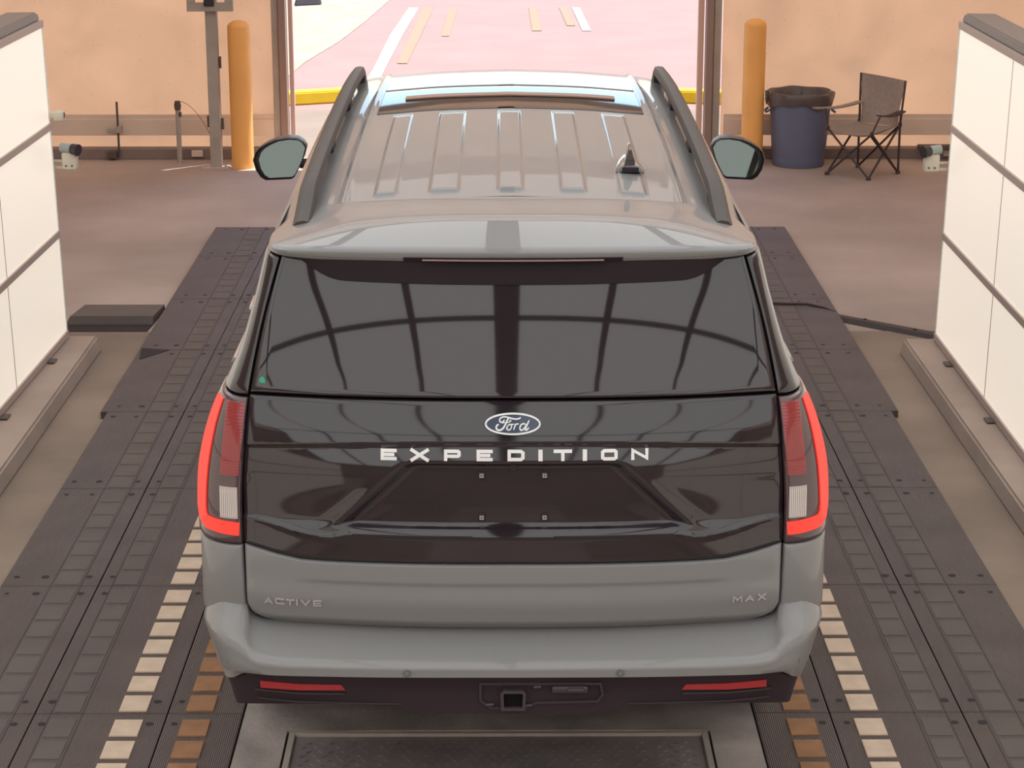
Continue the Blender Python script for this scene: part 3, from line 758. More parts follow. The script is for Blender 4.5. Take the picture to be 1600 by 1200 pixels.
def YP(x, z):
    y = YB(x, z)
    y += .006*sstep(.935, .920, z)*sstep(.72, .60, abs(x))          # soft crease
    y -= .010*math.exp(-((z-.86)/.05)**2)
    y += .030*sstep(.80, .757, z)
    return y
def low_bot(u):
    a = abs(2*u-1); return .7625 + (0 if a < .9 else .0)
U = rim_samples(90, .003); V = rim_samples(40, .006); P = []
for v in V:
    row = []
    for u in U:
        w = 2*u-1
        zt = band_bottom(u)-.004
        zc = zt*(1-v)+.760*v
        xw = abs(w)*.858
        # rounded lower corners: pull the lowest edge up near the sides
        zb = .760+.07*(1-math.sqrt(max(0, 1-max(0, (xw-.770)/.088)**2))) if xw > .770 else .760
        zz = zt*(1-v)+zb*v
        x = w*(E_(max(zz, .80))-.003) if abs(w) > .5 else w*(.858-.003)
        x = w*(.855-sstep(.84, .76, zz)*.018-sstep(1.0, .80, zz)*.002)
        ed = min(min(u, 1-u)/.008, min(v, 1-v)/.015)
        row.append((x, YP(x, zz)+.008*(1-min(1, ed))**2, zz))
    P.append(row)
bm = bmesh.new(); shell(bm, P, (0, .02, 0)); tg = car.part('tailgate', bm, PAINT, 40, label='grey painted lower tailgate')

# --- D pillars, rear quarters, tail lamps
for sd, s in ((-1, 'left'), (1, 'right')):
    def wrap_sheet(name, zt, zb, s0, s1, mat, nu=18, nv=20, out=0.0, thick=.015, label=None, lip=.005, g=.004):
        P = []
        for v in rim_samples(nv, .008):
            z = zt*(1-v)+zb*v; row = []
            for u in rim_samples(nu, .01):
                ed = min(min(u, 1-u)/.02, min(v, 1-v)/.02); o = out-lip*(1-min(1, ed))**2
                row.append(WRAP(s0+(s1-s0)*u, z, sd, o, g))
            P.append(row)
        bm = bmesh.new(); shell(bm, P, (-sd*.004, thick, 0)); return car.part(name, bm, mat, 40, label=label)
    wrap_sheet('pillar_trim', 1.915, 1.503, 0, .50, GLOSS, label='gloss black rear pillar trim')
    wrap_sheet('rear_pillar', 1.915, 1.503, .515, 1.25, PAINT)
    wrap_sheet('rear_quarter', 1.028, .765, 0, 1.25, PAINT)
    hs = wrap_sheet('tail_lamp', 1.494, 1.036, .0, 1.10, HOUSING, 26, 30, out=.004, label='wrap-around red tail lamp')
    def pl(x, z, d, sd=sd):
        a = min(abs(x), HX(z)-.0006); return (sd*(a+d*.35*(a-.86)/.15), YS(a, z)-d-.004, z)
    def lp(name, bm, mat, label=None):
        o = car.part(name, bm, mat, 50, parent=None, label=label); o.parent = hs; return o
    def strokepts(pts, n=14):
        q = []
        for i in range(len(pts)-1):
            for k in range(n): q.append(tuple(pts[i][j]+(pts[i+1][j]-pts[i][j])*k/n for j in range(3)))
        q.append(pts[-1]); return q
    def ps(a, z, d, sd=sd): return WRAP(max(0.0, a/.22), z, sd, .0045+d, .004)
    cl = strokepts([(.150, 1.478, .062), (.150, 1.36, .068), (.150, 1.24, .070), (.150, 1.14, .066), (.138, 1.108, .052), (.118, 1.092, .042), (.004, 1.084, .042)])
    bm = bmesh.new(); ribbon(bm, [(a, b) for a, b, _ in cl], [w for _, _, w in cl], ps, .005); lp('light_bar', bm, REDBAR, 'glowing red U-shaped light bar')
    def lens(name, x0, x1, z0, z1, mat, lab, skew=0.0):
        P = [[pl(x0+(x1-x0)*u+skew*(1-v), z1*(1-v)+z0*v, .005) for u in rim_samples(8, .02)] for v in rim_samples(14, .02)]
        bm = bmesh.new(); shell(bm, P, (0, .005, 0)); return lp(name, bm, mat, lab)
    lens('brake_lens', .869, .930, 1.255, 1.480, REDLENS, 'dark red ribbed brake lens', -.022)
    lens('reverse_lens', .874, .932, 1.118, 1.218, CLEARL, 'white ribbed reversing lens')
    bm = bmesh.new()
    for k in range(22):
        z = 1.26+k*.010; P = [[pl(.871+.056*u-.022*(z-1.255)/.225, z+dz, .0075) for u in (0, .5, 1)] for dz in (0, .003)]
        grid(bm, P)
    lp('rib', bm, REDLENS)
    bm = bmesh.new()
    for k in range(9):
        x = .877+k*.0062; P = [[pl(x+dx, 1.125+.086*u, .0075) for u in (0, .5, 1)] for dx in (0, .0025)]
        grid(bm, P)
    lp('rib', bm, bsdf('lens_rib', (.78, .72, .68), .3))

# --- bumper
def path(pts, n=64):
    pts = [Vector(p) for p in pts]; L = [0]
    for a, b in zip(pts[:-1], pts[1:]): L.append(L[-1]+(b-a).length)
    out = []
    for k in range(n+1):
        t = L[-1]*k/n
        out.append(Vector((smooth_interp(t, L, [p.x for p in pts]), smooth_interp(t, L, [p.y for p in pts]), smooth_interp(t, L, [p.z for p in pts]))))
    return out
R0 = [(0, 6.30, .765), (.4, 6.31, .765), (.7, 6.33, .765), (.80, 6.34, .768), (.846, 6.35, .790), (.860, 6.355, .838), (.93, 6.375, .848), (.975, 6.43, .838), (1.004, 6.51, .812), (1.010, 6.64, .81), (1.010, 6.95, .81)]
R1 = [(0, 6.175, .722), (.4, 6.185, .722), (.68, 6.21, .720), (.79, 6.235, .722), (.838, 6.26, .742), (.860, 6.318, .818), (.93, 6.343, .830), (.975, 6.40, .817), (1.006, 6.48, .792), (1.012, 6.64, .785), (1.012, 6.95, .785)]
R2 = [(0, 6.125, .703), (.4, 6.135, .702), (.68, 6.16, .698), (.78, 6.18, .698), (.830, 6.20, .706), (.856, 6.225, .745), (.923, 6.252, .765), (.970, 6.315, .760), (1.010, 6.42, .748), (1.016, 6.64, .74), (1.016, 6.95, .74)]
R3 = [(0, 6.112, .690), (.4, 6.122, .689), (.68, 6.148, .685), (.78, 6.168, .684), (.832, 6.188, .690), (.862, 6.208, .728), (.924, 6.240, .748), (.970, 6.305, .744), (1.008, 6.42, .732), (1.015, 6.64, .725), (1.016, 6.95, .725)]
R4 = [(0, 6.112, .661), (.4, 6.122, .658), (.68, 6.148, .652), (.78, 6.170, .646), (.832, 6.188, .645), (.862, 6.200, .645), (.905, 6.232, .640), (.950, 6.31, .630), (.975, 6.42, .625), (.990, 6.64, .62), (1.0, 6.95, .61)]
R4b = [(0, 6.125, .655), (.4, 6.135, .652), (.68, 6.16, .646), (.78, 6.182, .640), (.83, 6.20, .637), (.860, 6.212, .634), (.898, 6.245, .605), (.933, 6.31, .582), (.952, 6.43, .57), (.970, 6.64, .555), (.985, 6.95, .54)]
B0 = [(0, 6.135, .653), (.4, 6.145, .650), (.68, 6.17, .644), (.78, 6.192, .639), (.84, 6.212, .634), (.890, 6.252, .604), (.926, 6.318, .580), (.943, 6.43, .566), (.955, 6.64, .55), (.965, 6.9, .54)]
B1 = [(0, 6.145, .600), (.4, 6.155, .602), (.68, 6.175, .602), (.79, 6.203, .598), (.86, 6.232, .588), (.897, 6.268, .562), (.920, 6.33, .545), (.935, 6.43, .536), (.95, 6.64, .53), (.96, 6.9, .52)]
B2 = [(0, 6.140, .525), (.25, 6.147, .523), (.42, 6.157, .548), (.68, 6.185, .540), (.79, 6.212, .528), (.868, 6.245, .514), (.893, 6.275, .503), (.908, 6.34, .495), (.92, 6.43, .49), (.935, 6.64, .48), (.945, 6.9, .48)]
def lofted(name, rowsets, mat, thick, mids=4, smooth=40, label=None):
    half = [path(r, 70) for r in rowsets]; P = []
    for a, b in zip(half[:-1], half[1:]):
        for k in range(mids): P.append([p.lerp(q, k/mids) for p, q in zip(a, b)])
    P.append(half[-1])
    full = [[Vector((-p.x, p.y, p.z)) for p in row[:0:-1]]+row for row in P]
    bm = bmesh.new(); shell(bm, full, thick); return car.part(name, bm, mat, smooth, label=label)
lofted('rear_bumper', [R0, R1, R2, R3, R4, R4b], PAINT, (0, .012, -.002), 3, 60, 'grey painted rear bumper')
lofted('bumper_valance', [B0, B1, B2], BLKPL, (0, .02, 0), 5, 50, 'black plastic lower bumper')
def YV(x, z):
    a = abs(x); return interp(a, [0, .4, .68, .8, .87], [6.147, 6.157, 6.178, 6.207, 6.24])
for sd in (-1, 1):
    P = [[(sd*(.545+.262*u-(.012*v if u < .5 else 0)), YV(.545+.262*u, 0)-.012, (.617-.003*u)-(.018+.006*u)*v) for u in rim_samples(16, .01)] for v in rim_samples(4, .05)]
    bm = bmesh.new(); shell(bm, P, (0, .014, 0)); car.part('reflector', bm, REFLM, 50, label='dark red bumper reflector')
    P = [[(sd*(.535+.29*u), YV(.535+.29*u, 0)-.010, .588-.004*u-.006*v) for u in np.linspace(0, 1, 12)] for v in (0, 1)]
    bm = bmesh.new(); shell(bm, P, (0, .014, 0)); car.part('valance_ledge', bm, bsdf('valance_ledge', (.040, .030, .034), .35), 50)
    P = [[(sd*(.36+.46*u), YV(.36+.46*u, 0)-.006, .557-.004*u-.005*v) for u in np.linspace(0, 1, 12)] for v in (0, 1)]
    bm = bmesh.new(); shell(bm, P, (0, .012, 0)); car.part('valance_ledge', bm, bsdf('valance_ledge', (.040, .030, .034), .35), 50)
for x, y, z in ((-.905, 6.236, .664), (.905, 6.236, .664), (-.335, 6.117, .675), (.335, 6.117, .675)):
    bm = bmesh.new()
    n = Vector((0, -1, 0)) if abs(x) < .5 else Vector((.62*(1 if x > 0 else -1), -.78, 0)); u = Vector((0, 0, 1)).cross(n).normalized()
    c = Vector((x, y, z))
    R = [(.0125, -.004), (.0125, .003), (.0105, .0035), (.0100, .001), (.0085, .001), (.008, .003), (.001, .003)]
    rings = [[bm.verts.new(c+u*(r*math.cos(2*PI*k/20))+Vector((0, 0, 1))*(r*math.sin(2*PI*k/20))+n*h) for k in range(20)] for r, h in R]
    for a, b in zip(rings[:-1], rings[1:]):
        for k in range(20): bm.faces.new((a[k], a[(k+1)%20], b[(k+1)%20], b[k]))
    car.part('parking_sensor', bm, bsdf('sensor_ring', (.17, .18, .175), .5), 50)

# --- tow hitch and trailer socket
bm = bmesh.new()
fr = [(-.105, .628), (.275, .628), (.282, .590), (.265, .567), (.07, .563), (.04, .545), (-.07, .545), (-.105, .570)]
ribbon(bm, fr, .008, lambda x, z, d: (x, 6.150-d, z), .012, closed=True); car.part('hitch_surround', bm, bsdf('valance_ledge', (.040, .030, .034), .35), 50)
bm = bmesh.new()
ribbon(bm, [(-.035, .548), (-.037, .600), (-.030, .607), (.027, .607), (.034, .600), (.032, .548)], .010, lambda x, z, d: (x, 6.150-d, z), .03, closed=True)
car.part('hitch_receiver', bm, bsdf('hitch_steel', (.055, .042, .048), .4), 50)
bm = bmesh.new(); box(bm, -.028, .026, 6.135, 6.139, .553, .600, 0); car.part('hitch_opening', bm, DARK)
bm = bmesh.new(); box(bm, .12, .235, 6.128, 6.15, .598, .622, 0, .006); box(bm, .17, .222, 6.118, 6.15, .606, .619, 0, .003); car.part('trailer_socket', bm, bsdf('hitch_steel', (.055, .042, .048), .4), 50)
bm = bmesh.new()
for x, z in ((.046, .553), (-.075, .556), (.075, .617)): tube(bm, [(x-.012, 6.138, z), (x+.012, 6.138, z+.002)], .006, 8)
car.part('safety_chain_loop', bm, bsdf('hitch_steel', (.055, .042, .048), .4), 50)

# --- spoiler
edge = [(0, 6.462, 1.956), (.20, 6.466, 1.956), (.40, 6.480, 1.955), (.60, 6.502, 1.953), (.70, 6.522, 1.951), (.745, 6.545, 1.949), (.772, 6.585, 1.948), (.786, 6.66, 1.942), (.797, 6.80, 1.930), (.806, 6.98, 1.905), (.808, 7.10, 1.885)]
seam = [(0, 7.12, 1.997), (.17, 7.12, 1.996), (.33, 7.12, 1.990), (.50, 7.12, 1.982), (.60, 7.12, 1.973), (.66, 7.12, 1.965), (.70, 7.12, 1.955), (.735, 7.12, 1.942), (.765, 7.12, 1.925), (.785, 7.12, 1.908), (.800, 7.12, 1.890)]
eh, sh = path(edge, 60), path(seam, 60)
P = []
for v in [0, .01, .02, .035, .05, .08, .12, .2, .3, .4, .5, .6, .7, .8, .9, .97, .99, 1]:
    row = []
    for e, q in zip(eh, sh):
        p = e.lerp(q, v); cen = max(0, 1-(abs(e.x)/.81)**4)
        p.z += cen*.019*(1-(1-min(1, v/.55))**2)*(1-sstep(.45, 1, v)) - .007*(1-min(1, v/.035))**2
        row.append(p)
    P.append(row)
# rear face and underside
low = []
for dy, dz in ((-.001, -.012), (.002, -.028), (.008, -.036), (.020, -.038), (.09, -.034)):
    low.append([Vector((e.x*(1-.01*max(0, dy)), e.y+dy*1.0, e.z+dz*max(.25, 1-(abs(e.x)/.80)**6*.6))) for e in eh])
P = low[::-1]+P
full = [[Vector((-p.x, p.y, p.z)) for p in row[:0:-1]]+row for row in P]
bm = bmesh.new(); shell(bm, full, (0, .004, -.006)); spo = car.part('roof_spoiler', bm, PAINT, 45)
bm = bmesh.new()
P = [[(x, 6.458+.0*v+.045*(abs(x)/.6)**2+.012*v, 1.930-.016*v) for x in np.linspace(-.345, .345, 30)] for v in (0, .5, 1)]
shell(bm, P, (0, .05, 0)); ch = car.part('brake_light', bm, BLKPL, 40, label='high brake light in a black strip'); ch.parent = spo
P = [[(x, 6.454+.045*(abs(x)/.6)**2, 1.926-.0045*v) for x in np.linspace(-.285, .285, 30)] for v in (0, 1)]
bm = bmesh.new(); shell(bm, P, (0, .006, 0)); o = car.part('lens_strip', bm, bsdf('pink_lens_strip', (.36, .24, .22), .2, coat=1), 40); o.parent = ch

def reflection_low(x):  # matt black sheet added for the spoiler's dark reflection in the rear glass
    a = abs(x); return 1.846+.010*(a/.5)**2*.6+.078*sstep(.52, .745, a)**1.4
P = [[(x*(1-.0*v), (6.482+.062*(abs(x)/.73)**3)*(1-v)+(YB(x, reflection_low(x))-.004)*v, 1.930*(1-v)+min(1.925, reflection_low(x))*v) for x in np.linspace(-.735, .735, 60)] for v in np.linspace(0, 1, 8)]
bm = bmesh.new(); shell(bm, P, (0, .006, .002)); o = car.part('spoiler_reflection_sheet', bm, bsdf('matt_black_reflection', (.024, .016, .019), .7, spec=.15), 50, label='matt black sheet in place of the spoiler reflection on the rear glass'); o.parent = spo

# --- roof skin with pressed ribs, glass roof
def zroof(x, y):
    zc = smooth_interp(y, [7.1, 7.5, 8.0, 8.75, 9.3, 9.8, 10.1, 10.35, 10.5], [1.997, 2.018, 2.035, 2.048, 2.048, 2.034, 2.017, 1.993, 1.97])
    a = abs(x)
    cr = smooth_interp(a, [0, .3, .5, .62, .68, .72, .76, .79, .81], [0, -.009, -.024, -.036, -.045, -.057, -.076, -.100, -.125])
    z = zc+cr
    z += .009*math.exp(-((a-.585)/.010)**2)                       # ditch shaped as a raised ridge so its slopes reflect bright
    return z
RIBS = [(-.475, -.405), (-.285, -.187), (-.047, .036), (.172, .254), (.378, .463)]
def roof_z(x, y):
    z = zroof(x, y)
    for a, b in RIBS:
        m = sstep(a-.009, a+.007, x)*sstep(b+.009, b-.007, x)*sstep(7.19, 7.21, y)*sstep(8.715, 8.60, y)
        z += .010*m
    return z
xs = sorted(set(list(np.linspace(-.806, .806, 121)) + [c+dx for a, b in RIBS for c in (a, b) for dx in (-.009, -.006, -.003, 0, .003, .006, .009)] + [s*(.585+dx) for s in (-1, 1) for dx in (-.015, -.01, -.005, 0, .005, .01, .015)]))
ys = sorted(set(list(np.linspace(7.128, 8.755, 61)) + [7.188, 7.193, 7.198, 7.203, 7.208, 7.213, 8.60, 8.615, 8.63, 8.645, 8.66, 8.675, 8.69, 8.70, 8.71, 8.72]))
bm = bmesh.new(); shell(bm, [[(x, y, roof_z(x, y)) for x in xs] for y in ys], (0, 0, -.01)); car.part('roof_panel', bm, PAINT, 30)
for sd in (-1, 1):                                                # painted side strips beside the glass roof
    X = [sd*q for q in (.555, .562, .57, .575, .58, .585, .59, .595, .60, .62, .65, .68, .70, .72, .74, .76, .775, .79, .80, .806)]
    Yq = np.linspace(8.758, 10.42, 40)
    bm = bmesh.new(); shell(bm, [[(x, y, zroof(x, y)) for x in X] for y in Yq], (0, 0, -.01)); car.part('roof_side', bm, PAINT, 30)
def roofglass(y0, y1, x0, name, lab):
    bm = bmesh.new(); P = []
    for v in rim_samples(18, .01):
        y = y0*(1-v)+y1*v
        P.append([(x0*w, y+.035*(w*w)*0, zroof(x0*w, y)+.004-.004*(1-min(1, min(v, 1-v)/.02))**2) for w in [2*u-1 for u in rim_samples(30, .006)]])
    shell(bm, P, (0, 0, -.012)); return car.part(name, bm, ROOFGL, 40, label=lab)
roofglass(8.768, 9.400, .552, 'sunroof', 'rear pane of the dark glass roof')
roofglass(9.412, 10.05, .552, 'sunroof', 'front pane of the dark glass roof')
bm = bmesh.new(); shell(bm, [[(x, y, zroof(x, y)) for x in np.linspace(-.555, .555, 40)] for y in np.linspace(10.06, 10.42, 12)], (0, 0, -.01)); car.part('roof_header', bm, PAINT, 40)
bm = bmesh.new(); shell(bm, [[(x, y, zroof(x, y)+.006) for x in np.linspace(-.45, .45, 30)] for y in (9.055, 9.10, 9.135)], (0, 0, .006)); car.part('sunroof_trim', bm, bsdf('brown_trim', (.36, .20, .14), .5), 40)

# --- roof rails
for sd in (-1, 1):
    pts = []
    for t in np.linspace(0, 1, 30):
        y = 6.86+(10.12-6.86)*t; x = .700+.012*t
        lift = .052*sstep(0, .09, t)*sstep(1, .965, t)
        pts.append((x, y, zroof(x, max(y, 7.1)) - (.012 if y < 7.1 else 0) + lift, t))
    bm = bmesh.new(); P = []
    for x, y, z, t in pts:
        w0 = .031; hgt = .046
        sec = [(-w0*.8, -hgt*.5), (-w0, 0), (-w0*.75, hgt*.42), (-w0*.2, hgt*.5), (w0*.5, hgt*.40), (w0, 0), (w0*.9, -hgt*.5)]
        P.append([(sd*(x+a), y, z+b+.010) for a, b in sec]+[(sd*(x-w0*.8), y, z-hgt*.5+.010)])
    V = grid(bm, P); bmesh.ops.remove_doubles(bm, verts=bm.verts, dist=1e-5)
    for end in (0, -1):
        vs = []
        for p in P[end][:-1]: vs.append(min(bm.verts, key=lambda q: (q.co-Vector(p)).length))
        bm.faces.new(vs if end == 0 else vs[::-1])
    rl = car.part('roof_rail', bm, RAILM, 40)
    for yc in (7.2, 8.1, 9.05, 10.03):
        bm = bmesh.new()
        za = zroof(.70, max(yc, 7.1))-.02
        L_ = .09 if 7 < yc < 10 else .06
        hexa(bm, [(sd*.680, yc-L_, za), (sd*.722, yc-L_, za-.01), (sd*.722, yc+L_, za-.01), (sd*.680, yc+L_, za), (sd*.684, yc-L_*.6, za+.06), (sd*.718, yc-L_*.6, za+.055), (sd*.718, yc+L_*.6, za+.055), (sd*.684, yc+L_*.6, za+.06)])
        o = car.part('rail_foot', bm, BLKPL); o.parent = rl

# --- antenna fin
bm = bmesh.new(); ax, ay = .425, 7.62; P = []
for t, w, h in [(0, .045, .012), (.03, .050, .024), (.08, .052, .030), (.2, .050, .034), (.35, .046, .036), (.5, .040, .034), (.7, .028, .028), (.88, .014, .018), (1, .003, .006)]:
    y = ay-.14+.30*t; z0 = roof_z(ax, y)-.002
    P.append([(ax+w*math.cos(a), y, z0+h*math.sin(a)) for a in np.linspace(0, PI, 17)])
shell(bm, P, (0, .002, -.002)); ant = car.part('antenna_base', bm, BLKPL if False else bsdf('gloss_dark_fin', (.05, .038, .036), .2, coat=1), 50)
bm = bmesh.new(); z0 = roof_z(ax, ay)+.015; P = []
for t, w, h in [(0, .020, .060), (.15, .018, .075), (.35, .015, .072), (.6, .011, .055), (.85, .006, .03), (1, .002, .006)]:
    y = ay-.11+.24*t
    P.append([(ax-w, y, z0), (ax-w*.8, y, z0+h*.4), (ax-w*.3, y, z0+h*.95), (ax, y, z0+h), (ax+w*.3, y, z0+h*.95), (ax+w*.8, y, z0+h*.4), (ax+w, y, z0)])
V = grid(bm, P); bm.faces.new([v for v in V[0]]); o = car.part('antenna_fin', bm, bsdf('gloss_dark_fin', (.05, .038, .036), .2, coat=1), 50); o.parent = ant
bm = bmesh.new(); box(bm, ax-.030, ax+.030, ay-.150, ay-.139, roof_z(ax, ay)-.002, roof_z(ax, ay)+.018, 0, .003); o = car.part('antenna_label', bm, BLKPL); o.parent = ant

# --- flanks, windscreen, bonnet, nose, floor
def cap(y): return smooth_interp(y, [6.4, 10.3, 10.45, 11.25, 11.6, 12.1, 12.3], [1.915, 1.915, 1.86, 1.44, 1.38, 1.30, 1.22])
def taper(y): return 1-.10*sstep(11.7, 12.3, y)
for sd in (-1, 1):
    P = []
    zlow = [.46+(.04)*k for k in range(0)]
    for v in np.linspace(0, 1, 44):
        row = []
        for t in np.concatenate([np.linspace(0, .05, 6), np.linspace(.07, 1, 50)]):
            zt = .47+(1.915-.47)*v
            y0 = YB(EO(zt), zt)+RC+.24
            y = y0+(12.25-y0)*t; z = min(zt, cap(y))
            x = HX(z)*taper(y)
            wh = max(0, 1-((y-7.46)/.50)**2-((z-.45)/.50)**2, 1-((y-10.85)/.50)**2-((z-.45)/.50)**2)
            x -= .10*sstep(0, .10, wh)
            row.append((sd*x, y, z))
        P.append(row)
    bm = bmesh.new(); shell(bm, P, (-sd*.01, 0, 0)); body = car.part('side_panel', bm, PAINT, 40)
    # side window band with pillars showing between
    for (ya, yb) in ((6.86, 7.75), (7.83, 8.90), (8.98, 10.15)):
        P = [[(sd*(HX(z)+.004), y+ (.0 if z < 1.7 else -.0), z) for y in np.linspace(ya, yb+(0 if yb < 10 else -.35*(z-1.5)), 12)] for z in np.linspace(1.535, 1.86, 10)]
        bm = bmesh.new(); shell(bm, P, (-sd*.006, 0, 0)); car.part('side_window', bm, GLASSB, 40)
    P = [[(sd*(HX(z)+.008), y, z) for y in np.linspace(6.80, 10.4, 30)] for z in (1.500, 1.508, 1.516)]
    bm = bmesh.new(); shell(bm, P, (-sd*.008, 0, 0)); car.part('belt_moulding', bm, CHROME, 40, label='chrome strip under the side windows')
    for yh in (8.05, 9.2):
        bm = bmesh.new(); tube(bm, [(sd*HX(1.36), yh, 1.36), (sd*(HX(1.36)+.035), yh+.03, 1.362), (sd*(HX(1.36)+.038), yh+.19, 1.365), (sd*HX(1.36), yh+.22, 1.365)], .012, 8)
        car.part('door_handle', bm, CHROME, 50)
bm = bmesh.new()
shell(bm, [[(w*(HX(cap(y))*taper(y)-.02-(.02 if y < 11.25 else 0)), y-(.0), cap(y)+(.085+(.0 if y < 11 else -.055*sstep(11, 11.5, y)))*(1-w**4)*(1 if y < 12.0 else 1-(y-12)/.4)) for w in np.linspace(-1, 1, 24)] for y in np.linspace(10.44, 11.22, 14)], (0, 0, -.01))
car.part('windscreen', bm, GLASSB, 40)
bm = bmesh.new()
shell(bm, [[(w*(HX(cap(y))*taper(y)), y, cap(y)+.05*(1-w**4)) for w in np.linspace(-1, 1, 24)] for y in np.linspace(11.235, 12.25, 16)], (0, 0, -.01))
car.part('bonnet', bm, PAINT, 40)
bm = bmesh.new()
shell(bm, [[(w*HX(z)*.90, 12.25+.06*(1-w*w), z) for w in np.linspace(-1, 1, 20)] for z in np.linspace(.47, 1.27, 10)], (0, -.02, 0))
car.part('front_end', bm, PAINT, 40)
bm = bmesh.new(); box(bm, -.90, .90, 7.0, 12.1, .40, .47); car.part('underbody', bm, DARK)
for sd in (-1, 1):
    for yc in (7.46, 10.85):
        x0, x1 = sd*.70, sd*.955
        bm = bmesh.new(); R = .405; zc = MZ+R; n = 40
        prof = [(x0, .24), (x0, .37), (x0+sd*.02, .400), (x0+sd*.04, .405), (x1-sd*.04, .405), (x1-sd*.02, .400), (x1, .37), (x1, .24)]
        rings = [[bm.verts.new((x, yc+r*math.cos(2*PI*k/n), zc+r*math.sin(2*PI*k/n))) for k in range(n)] for x, r in prof]
        for a, b in zip(rings, rings[1:]+rings[:1]):
            for k in range(n): bm.faces.new((a[k], a[(k+1)%n], b[(k+1)%n], b[k]))
        tt = car.part('tyre', bm, TYRE, 40)
        bm = bmesh.new()
        for k in range(6):
            a = 2*PI*k/6; c_, s_ = math.cos(a), math.sin(a)
            hexa(bm, [(x1-sd*.04, yc-.03*s_, zc+.03*c_), (x1-sd*.01, yc-.03*s_, zc+.03*c_), (x1-sd*.01, yc+.03*s_, zc-.03*c_), (x1-sd*.04, yc+.03*s_, zc-.03*c_),
                      (x1-sd*.04, yc-.03*s_+.235*c_, zc+.03*c_+.235*s_), (x1-sd*.01, yc-.03*s_+.235*c_, zc+.03*c_+.235*s_), (x1-sd*.01, yc+.03*s_+.235*c_, zc-.03*c_+.235*s_), (x1-sd*.04, yc+.03*s_+.235*c_, zc-.03*c_+.235*s_)])
        for r0, r1 in ((.225, .245), (.0, .05)):
            rg = [[bm.verts.new((x, yc+r*math.cos(2*PI*k/n), zc+r*math.sin(2*PI*k/n))) for k in range(n)] for x, r in ((x1-sd*.05, r1), (x1-sd*.005, r1), (x1-sd*.005, max(r0, .002)), (x1-sd*.05, max(r0, .002)))]
            for a, b in zip(rg, rg[1:]+rg[:1]):
                for k in range(n): bm.faces.new((a[k], a[(k+1)%n], b[(k+1)%n], b[k]))
        o = car.part('wheel_rim', bm, CHROME, 40); o.parent = tt

# --- door mirrors
mo = [(-1.275, 1.536), (-1.262, 1.575), (-1.241, 1.598), (-1.205, 1.620), (-1.16, 1.639), (-1.10, 1.648), (-1.049, 1.645), (-1.020, 1.628), (-1.004, 1.600), (-1.015, 1.560), (-1.045, 1.495), (-1.070, 1.450), (-1.085, 1.440), (-1.214, 1.434), (-1.240, 1.450), (-1.262, 1.485)]
mcx = sum(p[0] for p in mo)/len(mo); mcz = sum(p[1] for p in mo)/len(mo)
for sd in (-1, 1):
    def ring(k, y, bm): return [bm.verts.new((-sd*(mcx+(x-mcx)*k) , y, mcz+(z-mcz)*k)) for x, z in mo]
    bm = bmesh.new(); seq = [(.93, 10.425), (.93, 10.400), (.97, 10.392), (1.0, 10.40), (1.0, 10.42), (.97, 10.50), (.85, 10.58), (.5, 10.63), (.1, 10.64)]
    rg = [ring(k, y, bm) for k, y in seq]; n = len(mo)
    for a, b in zip(rg[:-1], rg[1:]):
        for k in range(n): bm.faces.new((a[k], a[(k+1)%n], b[(k+1)%n], b[k]))
    bm.faces.new(rg[0]); bm.faces.new(rg[-1])
    mh = car.part('door_mirror', bm, bsdf('mirror_housing', (.050, .038, .038), .4), 50)
    bm = bmesh.new()
    def gp(k, dy): return [bm.verts.new((-sd*(mcx+(x-mcx)*k-(-.012)), 10.398+dy+(z-mcz)*.20, mcz+(z-mcz)*k)) for x, z in mo]
    a = gp(.86, 0); b = gp(.86, .012)
    bm.faces.new(a); bm.faces.new(b)
    for k in range(n): bm.faces.new((a[k], a[(k+1)%n], b[(k+1)%n], b[k]))
    o = car.part('mirror_glass', bm, MIRROR); o.parent = mh
    bm = bmesh.new(); tube(bm, [(sd*.90, 10.55, 1.50), (sd*.98, 10.52, 1.50), (sd*1.05, 10.50, 1.50)], [.03, .025, .025], 10); o = car.part('mirror_arm', bm, bsdf('mirror_housing', (.050, .038, .038), .4), 50); o.parent = mh

# --- emblem, lettering, plate studs, sticker
def on(f, off=0.0):
    return lambda x, z, d: (x, f(x, z)-off-d, z)
ec = 1.440; EW, EH = .0885, .0315
def ell(k, n=48): return [(-.002+EW*k*math.cos(2*PI*i/n), ec+EH*k*math.sin(2*PI*i/n)) for i in range(n)]
bm = bmesh.new(); pf = on(YA, .001)
c0 = [bm.verts.new(pf(x, z, .006)) for x, z in ell(.97)]; c1 = [bm.verts.new(pf(x, z, 0)) for x, z in ell(.99)]
bm.faces.new(c0)
for k in range(48): bm.faces.new((c0[k], c0[(k+1)%48], c1[(k+1)%48], c1[k]))
em = car.part('emblem', bm, BLUE, 40, label='dark blue oval emblem with silver ring and script'); 
bm = bmesh.new(); ribbon(bm, ell(.955), .0048, on(YA, .005), .004, closed=True); o = car.part('ring', bm, BRIGHT, 50); o.parent = em
def tr(pts): return [(-.002+(a-822)/575*EW, ec-(b-290)/200*EH) for a, b in pts]
def smoothpath(pts, n=5):
    L = list(range(len(pts))); q = []
    for k in range((len(pts)-1)*n+1): q.append((smooth_interp(k/n, L, [p[0] for p in pts]), smooth_interp(k/n, L, [p[1] for p in pts])))
    return q
